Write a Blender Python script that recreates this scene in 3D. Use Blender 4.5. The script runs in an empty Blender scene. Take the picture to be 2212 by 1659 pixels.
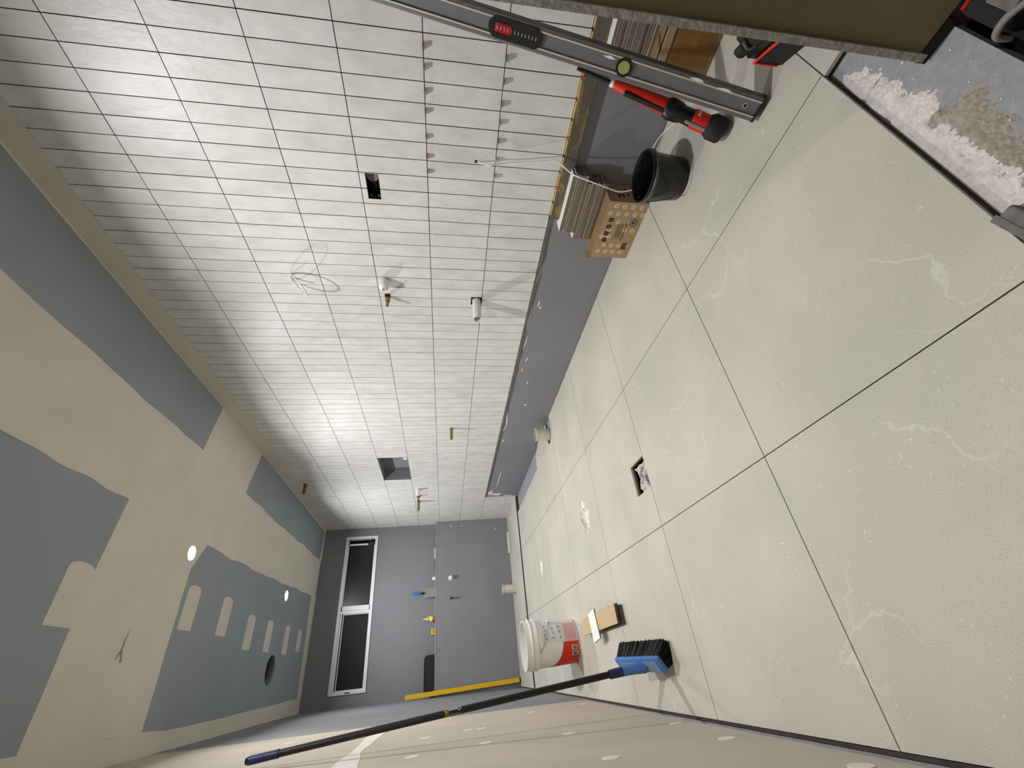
import bpy, bmesh, math, random
from mathutils import Vector, Matrix, noise as mnoise
random.seed(7)
SC = bpy.context.scene
COL = SC.collection

# ------------------------------------------------------------------ camera
H = 0.9567
MR = Matrix(((0.826820498742366, -0.5624610072814915, -0.00234054423479315),
             (-0.09204078386035006, -0.13119294197733197, -0.9870749242492713),
             (0.5548840932715564, 0.8163492066898959, -0.16024236571824643)))
right, down, fwd = MR[0], MR[1], MR[2]
cam = bpy.data.cameras.new('camera')
cam.sensor_fit = 'HORIZONTAL'; cam.sensor_width = 36.0
cam.lens = 36.0 * 904.85 / 2212.0
cam.clip_start = 0.02; cam.clip_end = 60
co = bpy.data.objects.new('camera', cam); COL.objects.link(co)
R3 = Matrix((down, right, -fwd)).transposed()      # the photograph is turned a quarter: image x runs downwards
co.matrix_world = Matrix.Translation((0, 0, H)) @ R3.to_4x4()
SC.camera = co

# ------------------------------------------------------------------ world, lamps, exposure
wd = bpy.data.worlds.new('night'); SC.world = wd; wd.use_nodes = True
bg = wd.node_tree.nodes['Background']; bg.inputs[0].default_value = (0.5, 0.55, 0.65, 1); bg.inputs[1].default_value = 0.012
SC.view_settings.view_transform = 'Standard'; SC.view_settings.look = 'None'
SC.view_settings.exposure = 0.0; SC.view_settings.gamma = 1.0
SC.view_settings.use_curve_mapping = False
ZC = 2.66
LAMPS = [(0.832, 1.20, 27.0), (0.832, 3.266, 34.0), (0.851, 5.346, 34.0)]
LAMP_COL = (0.99, 0.99, 0.985)
SPREAD = 157
for (lx, ly, e) in LAMPS:
    li = bpy.data.lights.new('downlight_beam', 'AREA'); li.shape = 'DISK'; li.size = 0.085
    li.energy = e; li.color = LAMP_COL; li.spread = math.radians(SPREAD)
    lo = bpy.data.objects.new('downlight_beam', li); COL.objects.link(lo); lo.location = (lx, ly, ZC - 0.016)
# fill light added behind the camera to brighten the door lining and threshold
li = bpy.data.lights.new('door_fill_light', 'AREA'); li.shape = 'DISK'; li.size = 0.12; li.energy = 11; li.color = (1, 0.93, 0.85)
lo = bpy.data.objects.new('door_fill_light', li); COL.objects.link(lo); lo.location = (0.3, -1.0, 2.4)

# ------------------------------------------------------------------ helpers
def srgb(h):
    h = h.lstrip('#'); o = []
    for i in (0, 2, 4):
        c = int(h[i:i+2], 16) / 255
        o.append(c / 12.92 if c <= 0.04045 else ((c + 0.055) / 1.055) ** 2.4)
    return (*o, 1.0)

def mat(name, base, rough=0.6, metal=0.0, var=0.0, scale=20.0, bump=0.0, bscale=60.0, alt=None, thr=None, stretch=(1, 1, 1), coat=0.0, spec=0.5):
    m = bpy.data.materials.new(name); m.use_nodes = True
    nt = m.node_tree; b = nt.nodes['Principled BSDF']
    c = srgb(base) if isinstance(base, str) else base
    b.inputs['Base Color'].default_value = c
    b.inputs['Roughness'].default_value = rough; b.inputs['Metallic'].default_value = metal
    b.inputs['Specular IOR Level'].default_value = spec
    if coat: b.inputs['Coat Weight'].default_value = coat
    if var or alt or bump:
        g = nt.nodes.new('ShaderNodeNewGeometry'); mp = nt.nodes.new('ShaderNodeMapping')
        nt.links.new(g.outputs['Position'], mp.inputs[0]); mp.inputs['Scale'].default_value = stretch
    if var or alt:
        n = nt.nodes.new('ShaderNodeTexNoise'); n.inputs['Scale'].default_value = scale; n.inputs['Detail'].default_value = 5
        nt.links.new(mp.outputs[0], n.inputs[0])
        r = nt.nodes.new('ShaderNodeValToRGB')
        a2 = srgb(alt) if isinstance(alt, str) else None
        if a2 is None:
            r.color_ramp.elements[0].color = tuple(max(0, x * (1 - var)) for x in c[:3]) + (1,)
            r.color_ramp.elements[1].color = tuple(min(1, x * (1 + var)) for x in c[:3]) + (1,)
        else:
            r.color_ramp.elements[0].color = c; r.color_ramp.elements[1].color = a2
        lo_, hi_ = thr or (0.3, 0.7)
        r.color_ramp.elements[0].position = lo_; r.color_ramp.elements[1].position = hi_
        nt.links.new(n.outputs['Fac'], r.inputs[0]); nt.links.new(r.outputs[0], b.inputs['Base Color'])
    if bump:
        n2 = nt.nodes.new('ShaderNodeTexNoise'); n2.inputs['Scale'].default_value = bscale; n2.inputs['Detail'].default_value = 3
        nt.links.new(mp.outputs[0], n2.inputs[0])
        bp = nt.nodes.new('ShaderNodeBump'); bp.inputs['Strength'].default_value = bump; bp.inputs['Distance'].default_value = 0.01
        nt.links.new(n2.outputs['Fac'], bp.inputs['Height']); nt.links.new(bp.outputs[0], b.inputs['Normal'])
    return m

class MB:
    def __init__(s): s.v = []; s.f = []; s.mi = []; s.M = Matrix.Identity(4)
    def add(s, vs, fs, mi=0):
        o = len(s.v); s.v += [tuple(s.M @ Vector(p)) for p in vs]; s.f += [tuple(i + o for i in f) for f in fs]; s.mi += [mi] * len(fs); return s
    def box(s, a, b, mi=0, bev=0.0):
        x0, y0, z0 = a; x1, y1, z1 = b
        if not bev:
            return s.add([(x0,y0,z0),(x1,y0,z0),(x1,y1,z0),(x0,y1,z0),(x0,y0,z1),(x1,y0,z1),(x1,y1,z1),(x0,y1,z1)],
                     [(0,3,2,1),(4,5,6,7),(0,1,5,4),(1,2,6,5),(2,3,7,6),(3,0,4,7)], mi)
        bm = bmesh.new(); bmesh.ops.create_cube(bm, size=1)
        for v in bm.verts: v.co = Vector(((x0+x1)/2 + v.co.x*(x1-x0), (y0+y1)/2 + v.co.y*(y1-y0), (z0+z1)/2 + v.co.z*(z1-z0)))
        bmesh.ops.bevel(bm, geom=bm.edges[:], offset=bev, segments=2, affect='EDGES', profile=0.5)
        bm.verts.index_update()
        s.add([v.co.copy() for v in bm.verts], [tuple(v.index for v in f.verts) for f in bm.faces], mi); bm.free(); return s
    def lathe(s, prof, n=24, mi=0, c=(0,0,0), cap0=True, cap1=True):
        vs = []; fs = []
        for (r, z) in prof:
            for k in range(n):
                a = 2*math.pi*k/n; vs.append((c[0]+r*math.cos(a), c[1]+r*math.sin(a), c[2]+z))
        for i in range(len(prof)-1):
            for k in range(n): fs.append((i*n+k, i*n+(k+1)%n, (i+1)*n+(k+1)%n, (i+1)*n+k))
        if cap0: fs.append(tuple(reversed(range(n))))
        if cap1: fs.append(tuple(range((len(prof)-1)*n, len(prof)*n)))
        return s.add(vs, fs, mi)
    def cyl(s, p0, p1, r0, r1=None, n=20, mi=0, prof=None):
        p0 = Vector(p0); p1 = Vector(p1); d = p1 - p0; L = d.length
        q = d.to_track_quat('Z', 'Y').to_matrix().to_4x4(); old = s.M
        s.M = old @ Matrix.Translation(p0) @ q
        s.lathe(prof or [(r0, 0), (r1 if r1 is not None else r0, L)], n, mi); s.M = old; return s
    def prism(s, pts, z0, z1, mi=0):
        n = len(pts)
        A = sum(pts[i][0]*pts[(i+1)%n][1]-pts[(i+1)%n][0]*pts[i][1] for i in range(n))
        if A < 0: pts = pts[::-1]
        vs = [(x, y, z0) for x, y in pts] + [(x, y, z1) for x, y in pts]
        return s.add(vs, [tuple(reversed(range(n))), tuple(range(n, 2*n))] + [(i, (i+1)%n, n+(i+1)%n, n+i) for i in range(n)], mi)
    def tube(s, path, r, n=8, mi=0):
        P = [Vector(p) for p in path]; vs = []; fs = []
        prev = None
        for i, p in enumerate(P):
            t = (P[min(i+1, len(P)-1)] - P[max(i-1, 0)]).normalized()
            if prev is None:
                u = t.orthogonal().normalized()
            else:
                u = (prev - t * prev.dot(t)).normalized()
            prev = u; w = t.cross(u)
            rr = r[i] if isinstance(r, (list, tuple)) else r
            for k in range(n):
                a = 2*math.pi*k/n; vs.append(p + (u*math.cos(a) + w*math.sin(a))*rr)
        for i in range(len(P)-1):
            for k in range(n): fs.append((i*n+k, i*n+(k+1)%n, (i+1)*n+(k+1)%n, (i+1)*n+k))
        fs.append(tuple(reversed(range(n)))); fs.append(tuple(range((len(P)-1)*n, len(P)*n)))
        return s.add(vs, fs, mi)
    def build(s, name, mats, parent=None, smooth=False, loc=None):
        me = bpy.data.meshes.new(name); vv = s.v
        if loc is not None: vv = [(x-loc[0], y-loc[1], z-loc[2]) for x, y, z in vv]
        me.from_pydata(vv, [], s.f); me.update()
        for m in (mats if isinstance(mats, (list, tuple)) else [mats]): me.materials.append(m)
        me.polygons.foreach_set('material_index', s.mi)
        if smooth:
            me.polygons.foreach_set('use_smooth', [True]*len(me.polygons))
            try: me.set_sharp_from_angle(angle=math.radians(40))
            except Exception: pass
        o = bpy.data.objects.new(name, me); COL.objects.link(o)
        if loc is not None: o.location = loc
        if parent is not None:
            o.parent = parent
            if parent.type == 'EMPTY' or parent.location.length or parent.parent: 
                o.matrix_parent_inverse = wm(parent).inverted()
        return o

def wm(o):
    m = o.matrix_basis.copy()
    if o.parent is not None: m = wm(o.parent) @ o.matrix_parent_inverse @ m
    return m
def tag(o, label, cat, group=None):
    o['label'] = label; o['category'] = cat
    if group: o['group'] = group
    return o
def thing(name, loc, label, cat, group=None):
    o = bpy.data.objects.new(name, None); COL.objects.link(o); o.location = loc; o.empty_display_size = 0.05
    return tag(o, label, cat, group)
def struct(o): o['kind'] = 'structure'; return o
def split(rect, holes):
    """rect minus rectangular holes -> list of rects (a0,a1,b0,b1)"""
    out = [rect]
    for h in holes:
        nx = []
        for (a0, a1, b0, b1) in out:
            c0, c1 = max(a0, h[0]), min(a1, h[1]); d0, d1 = max(b0, h[2]), min(b1, h[3])
            if c0 >= c1 or d0 >= d1: nx.append((a0, a1, b0, b1)); continue
            if a0 < c0: nx.append((a0, c0, b0, b1))
            if c1 < a1: nx.append((c1, a1, b0, b1))
            if b0 < d0: nx.append((c0, c1, b0, d0))
            if d1 < b1: nx.append((c0, c1, d1, b1))
        out = nx
    return out
def spline(pts, k=6):
    P = [Vector(p) for p in pts]; out = []
    for i in range(len(P)-1):
        p0 = P[max(i-1,0)]; p1 = P[i]; p2 = P[i+1]; p3 = P[min(i+2,len(P)-1)]
        for j in range(k):
            t = j/k
            out.append(0.5*((2*p1)+(p2-p0)*t+(2*p0-5*p1+4*p2-p3)*t*t+(3*p1-p0-3*p2+p3)*t**3))
    out.append(P[-1]); return out
def wob(pts, amp, step=0.06, seed=0.0):
    """outline with softly wandering edges"""
    out = []; n = len(pts)
    for i in range(n):
        a = Vector(pts[i]); b = Vector(pts[(i+1)%n]); L = (b-a).length; k = max(1, int(L/step))
        nrm = Vector((-(b-a).y, (b-a).x)); nrm = nrm.normalized() if nrm.length else nrm
        for j in range(k):
            p = a + (b-a)*(j/k); w = mnoise.noise(Vector((p.x*4+seed, p.y*4, seed)))*amp*min(1, 4*min(j, k-j)/k)
            out.append(tuple(p + nrm*w))
    return out

# ------------------------------------------------------------------ materials
def wall_tile_mat():
    m = bpy.data.materials.new('white_wall_tile'); m.use_nodes = True; nt = m.node_tree; b = nt.nodes['Principled BSDF']
    N = nt.nodes.new; Lk = nt.links.new
    g = N('ShaderNodeNewGeometry'); sep = N('ShaderNodeSeparateXYZ'); Lk(g.outputs['Position'], sep.inputs[0])
    def sub(out, o, s):
        a = N('ShaderNodeMath'); a.operation = 'SUBTRACT'; Lk(out, a.inputs[0]); a.inputs[1].default_value = o
        d = N('ShaderNodeMath'); d.operation = 'DIVIDE'; Lk(a.outputs[0], d.inputs[0]); d.inputs[1].default_value = s
        f = N('ShaderNodeMath'); f.operation = 'FLOOR'; Lk(d.outputs[0], f.inputs[0]); return f.outputs[0]
    cb = N('ShaderNodeCombineXYZ'); Lk(sub(sep.outputs[1], 0.5493, 0.0754), cb.inputs[0]); Lk(sub(sep.outputs[2], 0.1236, 0.3015), cb.inputs[1])
    wn = N('ShaderNodeTexWhiteNoise'); Lk(cb.outputs[0], wn.inputs[0])
    ofs = N('ShaderNodeVectorMath'); ofs.operation = 'SCALE'; Lk(wn.outputs['Color'], ofs.inputs[0]); ofs.inputs[3].default_value = 7.0
    add = N('ShaderNodeVectorMath'); Lk(ofs.outputs[0], add.inputs[0]); Lk(g.outputs['Position'], add.inputs[1])
    mp = N('ShaderNodeMapping'); Lk(add.outputs[0], mp.inputs[0]); mp.inputs['Scale'].default_value = (1, 1.6, 0.8)
    n = N('ShaderNodeTexNoise'); n.inputs['Scale'].default_value = 9; n.inputs['Detail'].default_value = 4; Lk(mp.outputs[0], n.inputs[0])
    r = N('ShaderNodeValToRGB'); r.color_ramp.elements[0].position = 0.3; r.color_ramp.elements[1].position = 0.6
    r.color_ramp.elements[0].color = srgb('#cfceca'); r.color_ramp.elements[1].color = srgb('#dedddb'); Lk(n.outputs[0], r.inputs[0])
    r2 = N('ShaderNodeValToRGB'); r2.color_ramp.elements[0].color = (0.94, 0.938, 0.925, 1); r2.color_ramp.elements[1].color = (1, 1, 1, 1)
    Lk(wn.outputs['Value'], r2.inputs[0])
    mx = N('ShaderNodeMix'); mx.data_type = 'RGBA'; mx.blend_type = 'MULTIPLY'; mx.inputs[0].default_value = 1
    Lk(r.outputs[0], mx.inputs[6]); Lk(r2.outputs[0], mx.inputs[7]); Lk(mx.outputs[2], b.inputs['Base Color'])
    b.inputs['Roughness'].default_value = 0.42
    bn = N('ShaderNodeTexNoise'); bn.inputs['Scale'].default_value = 30; Lk(mp.outputs[0], bn.inputs[0])
    bp = N('ShaderNodeBump'); bp.inputs['Strength'].default_value = 0.12; bp.inputs['Distance'].default_value = 0.01
    Lk(bn.outputs[0], bp.inputs['Height']); Lk(bp.outputs[0], b.inputs['Normal'])
    return m
def floor_tile_mat():
    m = bpy.data.materials.new('limestone_floor_tile'); m.use_nodes = True; nt = m.node_tree; b = nt.nodes['Principled BSDF']
    N = nt.nodes.new; Lk = nt.links.new
    g = N('ShaderNodeNewGeometry'); P = g.outputs['Position']
    def ramp(f, p0, p1, c0, c1):
        r = N('ShaderNodeValToRGB'); r.color_ramp.elements[0].position = p0; r.color_ramp.elements[1].position = p1
        r.color_ramp.elements[0].color = c0; r.color_ramp.elements[1].color = c1; Lk(f, r.inputs[0]); return r.outputs[0]
    def mix(f, a, bb):
        x = N('ShaderNodeMix'); x.data_type = 'RGBA'; Lk(f, x.inputs[0]); Lk(a, x.inputs[6]) if not isinstance(a, tuple) else setattr(x.inputs[6], 'default_value', a)
        if isinstance(bb, tuple): x.inputs[7].default_value = bb
        else: Lk(bb, x.inputs[7])
        return x.outputs[2]
    n1 = N('ShaderNodeTexNoise'); n1.inputs['Scale'].default_value = 2.3; n1.inputs['Detail'].default_value = 6; Lk(P, n1.inputs[0])
    base = ramp(n1.outputs[0], 0.3, 0.7, srgb('#afaca1'), srgb('#c2bbb1'))
    n2 = N('ShaderNodeTexNoise'); n2.inputs['Scale'].default_value = 300; n2.inputs['Detail'].default_value = 3; Lk(P, n2.inputs[0])
    f2 = ramp(n2.outputs[0], 0.52, 0.66, (0, 0, 0, 1), (0.38, 0.38, 0.38, 1))
    c = mix(f2, base, srgb('#918b80'))
    # pale shell flecks
    dn = N('ShaderNodeTexNoise'); dn.inputs['Scale'].default_value = 22; Lk(P, dn.inputs[0])
    ad = N('ShaderNodeVectorMath'); ad.operation = 'MULTIPLY_ADD'; Lk(dn.outputs['Color'], ad.inputs[0]); ad.inputs[1].default_value = (0.06, 0.06, 0.06); Lk(P, ad.inputs[2])
    v = N('ShaderNodeTexVoronoi'); v.inputs['Scale'].default_value = 60; Lk(ad.outputs[0], v.inputs['Vector'])
    f3 = ramp(v.outputs['Distance'], 0.10, 0.2, (0.5, 0.5, 0.5, 1), (0, 0, 0, 1))
    pn = N('ShaderNodeTexNoise'); pn.inputs['Scale'].default_value = 5; Lk(P, pn.inputs[0])
    ms = ramp(pn.outputs[0], 0.46, 0.62, (0, 0, 0, 1), (1, 1, 1, 1))
    mm = N('ShaderNodeMath'); mm.operation = 'MULTIPLY'; Lk(f3, mm.inputs[0]); Lk(ms, mm.inputs[1])
    c = mix(mm.outputs[0], c, srgb('#e2dfd6'))
    # fine pale veins
    ad2 = N('ShaderNodeVectorMath'); ad2.operation = 'MULTIPLY_ADD'; Lk(n1.outputs['Color'], ad2.inputs[0]); ad2.inputs[1].default_value = (0.5, 0.5, 0.5); Lk(P, ad2.inputs[2])
    ve = N('ShaderNodeTexVoronoi'); ve.feature = 'DISTANCE_TO_EDGE'; ve.inputs['Scale'].default_value = 3.2; Lk(ad2.outputs[0], ve.inputs['Vector'])
    f4 = ramp(ve.outputs['Distance'], 0.003, 0.012, (0.45, 0.45, 0.45, 1), (0, 0, 0, 1))
    vm = N('ShaderNodeTexNoise'); vm.inputs['Scale'].default_value = 1.7; Lk(P, vm.inputs[0])
    f5 = ramp(vm.outputs[0], 0.5, 0.6, (0, 0, 0, 1), (1, 1, 1, 1))
    m4 = N('ShaderNodeMath'); m4.operation = 'MULTIPLY'; Lk(f4, m4.inputs[0]); Lk(f5, m4.inputs[1])
    c = mix(m4.outputs[0], c, srgb('#d6d3cb'))
    Lk(c, b.inputs['Base Color']); b.inputs['Roughness'].default_value = 0.55
    bp = N('ShaderNodeBump'); bp.inputs['Strength'].default_value = 0.1; bp.inputs['Distance'].default_value = 0.004
    Lk(n2.outputs[0], bp.inputs['Height']); Lk(bp.outputs[0], b.inputs['Normal'])
    return m

M_TILE = wall_tile_mat(); M_FLOOR = floor_tile_mat()
M_BED = mat('dark_tile_adhesive', '#2a2422', 0.9, var=0.3, scale=30)
M_WETBOARD = mat('grey_waterproof_board', '#7f8085', 0.62, var=0.05, scale=3, bump=0.06, bscale=220)
M_CEILBOARD = mat('blue_grey_plasterboard', '#949da3', 0.8, var=0.05, scale=2.0)
M_COMPOUND = mat('cream_joint_compound', '#d6d2c4', 0.85, var=0.05, scale=3.0)
M_CREAM = mat('cream_plasterboard', '#b7ad9f', 0.85, var=0.07, scale=3.0)
M_WHITECOMP = mat('white_joint_compound', '#dcd6cf', 0.85, var=0.05, scale=8)
M_SCREED = mat('lavender_grey_screed', '#8a8a92', 0.85, var=0.12, scale=14)
M_SILL = mat('grey_membrane', '#929499', 0.6, var=0.1, scale=60, bump=0.15, bscale=120)
M_MORTAR = mat('white_mortar', '#d5cdca', 0.95, var=0.16, scale=70, bump=0.35, bscale=160)
M_OLIVE = mat('olive_brown_board', '#877a58', 0.8, var=0.25, scale=5, stretch=(1, 1, 0.25))
M_LEDGER = mat('weathered_yellow_timber', '#5c564b', 0.85, alt='#b08f48', thr=(0.5, 0.82), scale=11, stretch=(1, 1, 3), bump=0.3)
M_EDGEYEL = mat('yellow_edge', '#c8a860', 0.7, var=0.2, scale=30)
M_ALU = mat('brushed_aluminium', '#a9aaa8', 0.45, metal=0.75, var=0.15, scale=60, stretch=(1, 1, 6))
M_BEAD = mat('plastered_metal_bead', '#a3a099', 0.75, var=0.22, scale=90, bump=0.4)
M_LEVEL = mat('grey_level_body', '#6f7074', 0.4, metal=0.35, var=0.08, scale=30)
M_LEVELRIB = mat('bright_level_rib', '#c9c5bc', 0.35, metal=0.5)
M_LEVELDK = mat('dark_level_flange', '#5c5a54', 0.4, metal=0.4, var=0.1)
M_BLACK = mat('black_plastic', '#0c0c0d', 0.3)
M_BLACKM = mat('black_matt', '#161617', 0.75)
M_RED = mat('red_plastic', '#cf2413', 0.4)
M_REDDK = mat('dark_red_plastic', '#96140f', 0.4)
M_WHITE = mat('white_plastic', '#e4e3e0', 0.4)
M_OFFWHITE = mat('white_bucket_plastic', '#e4e2dd', 0.42, var=0.03, scale=6)
M_PVC = mat('cream_grey_pvc', '#c9c6b6', 0.45)
M_PVCW = mat('white_pvc', '#dcdbd8', 0.4)
M_BRASS = mat('brass', '#8f7a50', 0.35, metal=0.8, var=0.2, scale=80)
M_COPPER = mat('dull_copper', '#8a5a32', 0.45, metal=0.7, var=0.2, scale=80)
M_CARD = mat('brown_cardboard', '#a38a69', 0.85, var=0.06, scale=40)
M_CARDDK = mat('plain_brown_cardboard', '#7d6544', 0.85, var=0.12, scale=14)
M_PRINTW = mat('pale_box_print', '#d2bf9f', 0.85)
M_PRINTK = mat('dark_box_print', '#3a2f22', 0.85)
M_TILESIDE = mat('brown_tile_side', '#73665a', 0.85, var=0.15, scale=60)
M_TILETOP = mat('white_tile_top', '#e3e2df', 0.4)
M_TAN = mat('tan_board', '#b9a27e', 0.8, var=0.05, scale=18)
M_DKSTACK = mat('dark_offcut', '#54493c', 0.85, var=0.25, scale=40)
M_BLUE = mat('blue_plastic', '#4674b0', 0.4)
M_BLUEDK = mat('navy_plastic', '#1c2350', 0.4)
M_BLUEGREY = mat('dull_blue_plastic', '#6f85a8', 0.5)
M_YELLOW = mat('yellow_paint', '#d9b010', 0.4)
M_STEEL = mat('worn_steel', '#6f6b61', 0.6, metal=0.1, var=0.15, scale=30)
M_WFRAME = mat('white_aluminium_frame', '#e6e8ee', 0.45)
M_PINK = mat('pink_label', '#dcaeb0', 0.6)
M_LABEL = mat('pale_label', '#d6d5d2', 0.6)
M_INK = mat('grey_ink', '#a3a19e', 0.7)
M_BARC = mat('black_ink', '#202020', 0.7)
M_GLUE = mat('grey_glue', '#6c6a66', 0.9, var=0.2, scale=60)
M_GREEN = mat('green_plastic', '#2f6a55', 0.4)
M_DARKGREY = mat('dark_grey_fabric', '#1d1c1d', 0.95, var=0.3, scale=120)
M_HALL = mat('dark_hall_floor', '#1b1a19', 0.95, var=0.3, scale=150)
M_GREYPL = mat('mid_grey_plastic', '#77736f', 0.6, var=0.1, scale=30)
M_CLOTH = mat('crumpled_rag', '#c6c1ba', 0.9, alt='#5d5b5c', thr=(0.42, 0.58), scale=20)
M_PASTE = mat('dried_white_paste', '#cfc3ab', 0.9, alt='#e4e1d8', thr=(0.40, 0.52), scale=16, bump=0.5, bscale=90)
M_FOIL = mat('silver_duct', '#6b6d6e', 0.45, metal=0.5)
def emis(name, col, s):
    m = bpy.data.materials.new(name); m.use_nodes = True; nt = m.node_tree
    nt.nodes.remove(nt.nodes['Principled BSDF']); e = nt.nodes.new('ShaderNodeEmission')
    e.inputs[0].default_value = (*col, 1); e.inputs[1].default_value = s
    nt.links.new(e.outputs[0], nt.nodes['Material Output'].inputs[0]); return m
M_LAMP = emis('lit_lamp_lens', LAMP_COL, 25)
def glass_mat(nm='window_glass', ro=0.03):
    m = bpy.data.materials.new(nm); m.use_nodes = True; nt = m.node_tree
    nt.nodes.remove(nt.nodes['Principled BSDF'])
    t = nt.nodes.new('ShaderNodeBsdfTransparent'); t.inputs[0].default_value = (0.8, 0.85, 0.85, 1)
    gl = nt.nodes.new('ShaderNodeBsdfGlossy'); gl.inputs['Roughness'].default_value = ro
    f = nt.nodes.new('ShaderNodeFresnel'); f.inputs[0].default_value = 1.5
    mx = nt.nodes.new('ShaderNodeMixShader'); nt.links.new(f.outputs[0], mx.inputs[0]); nt.links.new(t.outputs[0], mx.inputs[1]); nt.links.new(gl.outputs[0], mx.inputs[2])
    nt.links.new(mx.outputs[0], nt.nodes['Material Output'].inputs[0]); return m
M_GLASS = glass_mat(); M_OBSCURE = glass_mat('obscure_glass', 0.32)
M_SCREEN = mat('black_flyscreen', '#0b0b0c', 0.7)
M_NIGHT = mat('night_outside', '#08090b', 1.0)

# ------------------------------------------------------------------ room constants
XW = 1.8716        # face of the wall tiles
XB = 1.885         # face of the board behind them
XL = -0.241        # left wall
YE2, YE1 = 6.40, 6.547
ZLEDGE = 1.078
Y0, TW, TH = 0.5493, 0.0754, 0.3015
ROWS = [2.5356, 2.2341, 1.9326, 1.6311, 1.3296, 1.0281, 0.7266, 0.4251, 0.1236, 0.0]

# ------------------------------------------------------------------ floor
RX = [XL + 0.013, 0.4511, 1.1758, XB - 0.003]
RY = [0.326, 1.0584, 1.7883, 2.5315, 3.2804, 4.025, 4.77, 5.45, 6.398]
drain = (0.636, 0.79, 1.7897, 1.946)
b = MB()
for (x0, x1, y0, y1) in split((XL - 0.06, XB + 0.06, 0.16, 6.62), [drain, (XL - 0.1, 1.166, 0.0, 0.3255), (1.166, 3, 0.0, 0.236)]):
    b.box((x0, y0, -0.14), (x1, y1, -0.022))
floor = struct(b.build('floor', M_SCREED))
bed = MB(); G = 0.0016
for i in range(3):
    for j in range(len(RY)-1):
        x0, x1, y0, y1 = RX[i]+G, RX[i+1]-G, RY[j]+G, RY[j+1]-G
        if i == 0: x0 = RX[0]
        if j == 7: y0 += 0.006
        if j == 6: y1 -= 0.002
        pts = [(x0, y0), (x1, y0), (x1, y1), (x0, y1)]
        if i == 1 and j == 2:
            pts = [(x0, y0), (0.636, y0), (0.636, 1.946), (0.79, 1.946), (0.79, y0), (x1, y0), (x1, y1), (x0, y1)]
        if i == 2 and j == 4:   # notch cut round the waste pipe
            cx, cy, r = 1.735, 3.385, 0.085
            arc = [(cx + r*math.cos(a)*(1+0.08*math.sin(5*a)), cy + r*math.sin(a)) for a in [math.radians(d) for d in range(-60, -301, -20)]]
            pts = [(x0, y0), (x1, y0), (x1, 3.30)] + arc + [(x1, 3.47), (x1, 3.83), (1.80, y1), (x0, y1)]
        if i == 2 and j in (5, 6): pts = [(x0, y0), (1.668 if j == 5 else 1.662, y0), (1.662, y1), (x0, y1)]
        zt = 0.014 if j == 7 else 0.0
        t = MB().prism(pts, zt-0.010, zt); t.build('floor_tile', M_FLOOR, floor)
        inset = 0.003
        if (i, j) not in ((1, 2), (2, 4), (2, 5), (2, 6)): bed.box((x0-0.0025, y0-0.0015, -0.0219), (x1+0.0015, y1+0.0015, -0.010))
        elif (i, j) == (1, 2):
            for q in split((x0, x1, y0, y1), [(0.63, 0.796, 1.5, 1.952)]): bed.box((q[0], q[2], -0.022), (q[1], q[3], -0.010))
        else: bed.box((x0, y0, -0.022), (1.60, y1, -0.010))
t = MB().prism([(1.166, 0.238), (XB-0.003, 0.238), (XB-0.003, 0.326-G), (1.166, 0.326-G)], -0.010, 0); t.build('floor_tile', M_FLOOR, floor)
bed.box((1.169, 0.24, -0.022), (XB-0.006, 0.32, -0.010)); bed.box((XL, 0.326, -0.0221), (RX[0]-0.003, YE2, -0.011)); bed.box((XL+0.02, 5.443, -0.0222), (XB-0.01, 5.457, -0.0105))

for yj in RY[1:-1]:
    for (xa, xb) in ([(RX[0], 0.634), (0.792, RX[3])] if abs(yj-1.7883) < 0.01 else [(RX[0], 1.655 if yj > 4 else RX[3])]): bed.box((xa, yj-G+0.0002, -0.0223), (xb, yj+G-0.0002, -0.0025))
for xj in RX[1:-1]: bed.box((xj-G+0.0002, 0.33, -0.0224), (xj+G-0.0002, RY[-1], -0.0025))
bed.box((RX[0], 5.447, -0.0225), (XB-0.014, 5.4585, 0.0125)); bed.box((RX[0], 5.457, -0.0226), (XB-0.014, RY[-1], 0.0041))
bed.build('adhesive_bed', mat('dark_brown_floor_adhesive', '#3f362e', 0.9, var=0.3, scale=30), floor)
b = MB()
for (x0, x1, y0, y1) in split((drain[0]-0.01, drain[1]+0.01, drain[2]-0.01, drain[3]+0.01), [drain]): b.box((x0, y0, -0.16), (x1, y1, -0.0105))
b.box((drain[0]-0.01, drain[2]-0.01, -0.17), (drain[1]+0.01, drain[3]+0.01, -0.16)); b.build('drain_pit', mat('brown_pit', '#5a4638', 0.9, var=0.3, scale=40), floor)

# ------------------------------------------------------------------ right wall: board, tiles, niche
ELEC = (1.080, 1.2035, 1.2455, 1.3035)
NICHE = (Y0 + 47*TW, Y0 + 55*TW, 1.3296, 1.6311)
PIPEH = (1.812, 1.878, 0.725, 0.793)
VALVEH = (1.805, 1.842, 1.268, 1.300)
CAPH = (1.690, 1.722, 1.270, 1.306)
WIREH = (0.981, 0.994, 0.806, 0.819)
LOOPH = (1.695, 1.709, 1.776, 1.788)
SMALL = [(3.472, 3.496, 0.878, 0.902)]
HOLES = [ELEC, NICHE, PIPEH, VALVEH, CAPH, WIREH, LOOPH] + SMALL
b = MB()
for (y0, y1, z0, z1) in split((0.10, 6.80, -0.12, ZC + 0.06), [ELEC, NICHE]): b.box((XB, y0, z0), (XB + 0.09, y1, z1))
wall_r = struct(b.build('wall_right', M_WETBOARD))
b = MB()
for (y0, y1, z0, z1) in split((0.236, YE1, ROWS[7]+0.002, ROWS[0]), [ELEC, NICHE]): b.box((1.8736, y0, z0), (XB, y1, z1))
b.box((1.8755, Y0+65*TW, 0.0), (XB, YE2, ROWS[7]+0.002))
b.build('adhesive_bed', M_BED, wall_r)
cells = []
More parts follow.
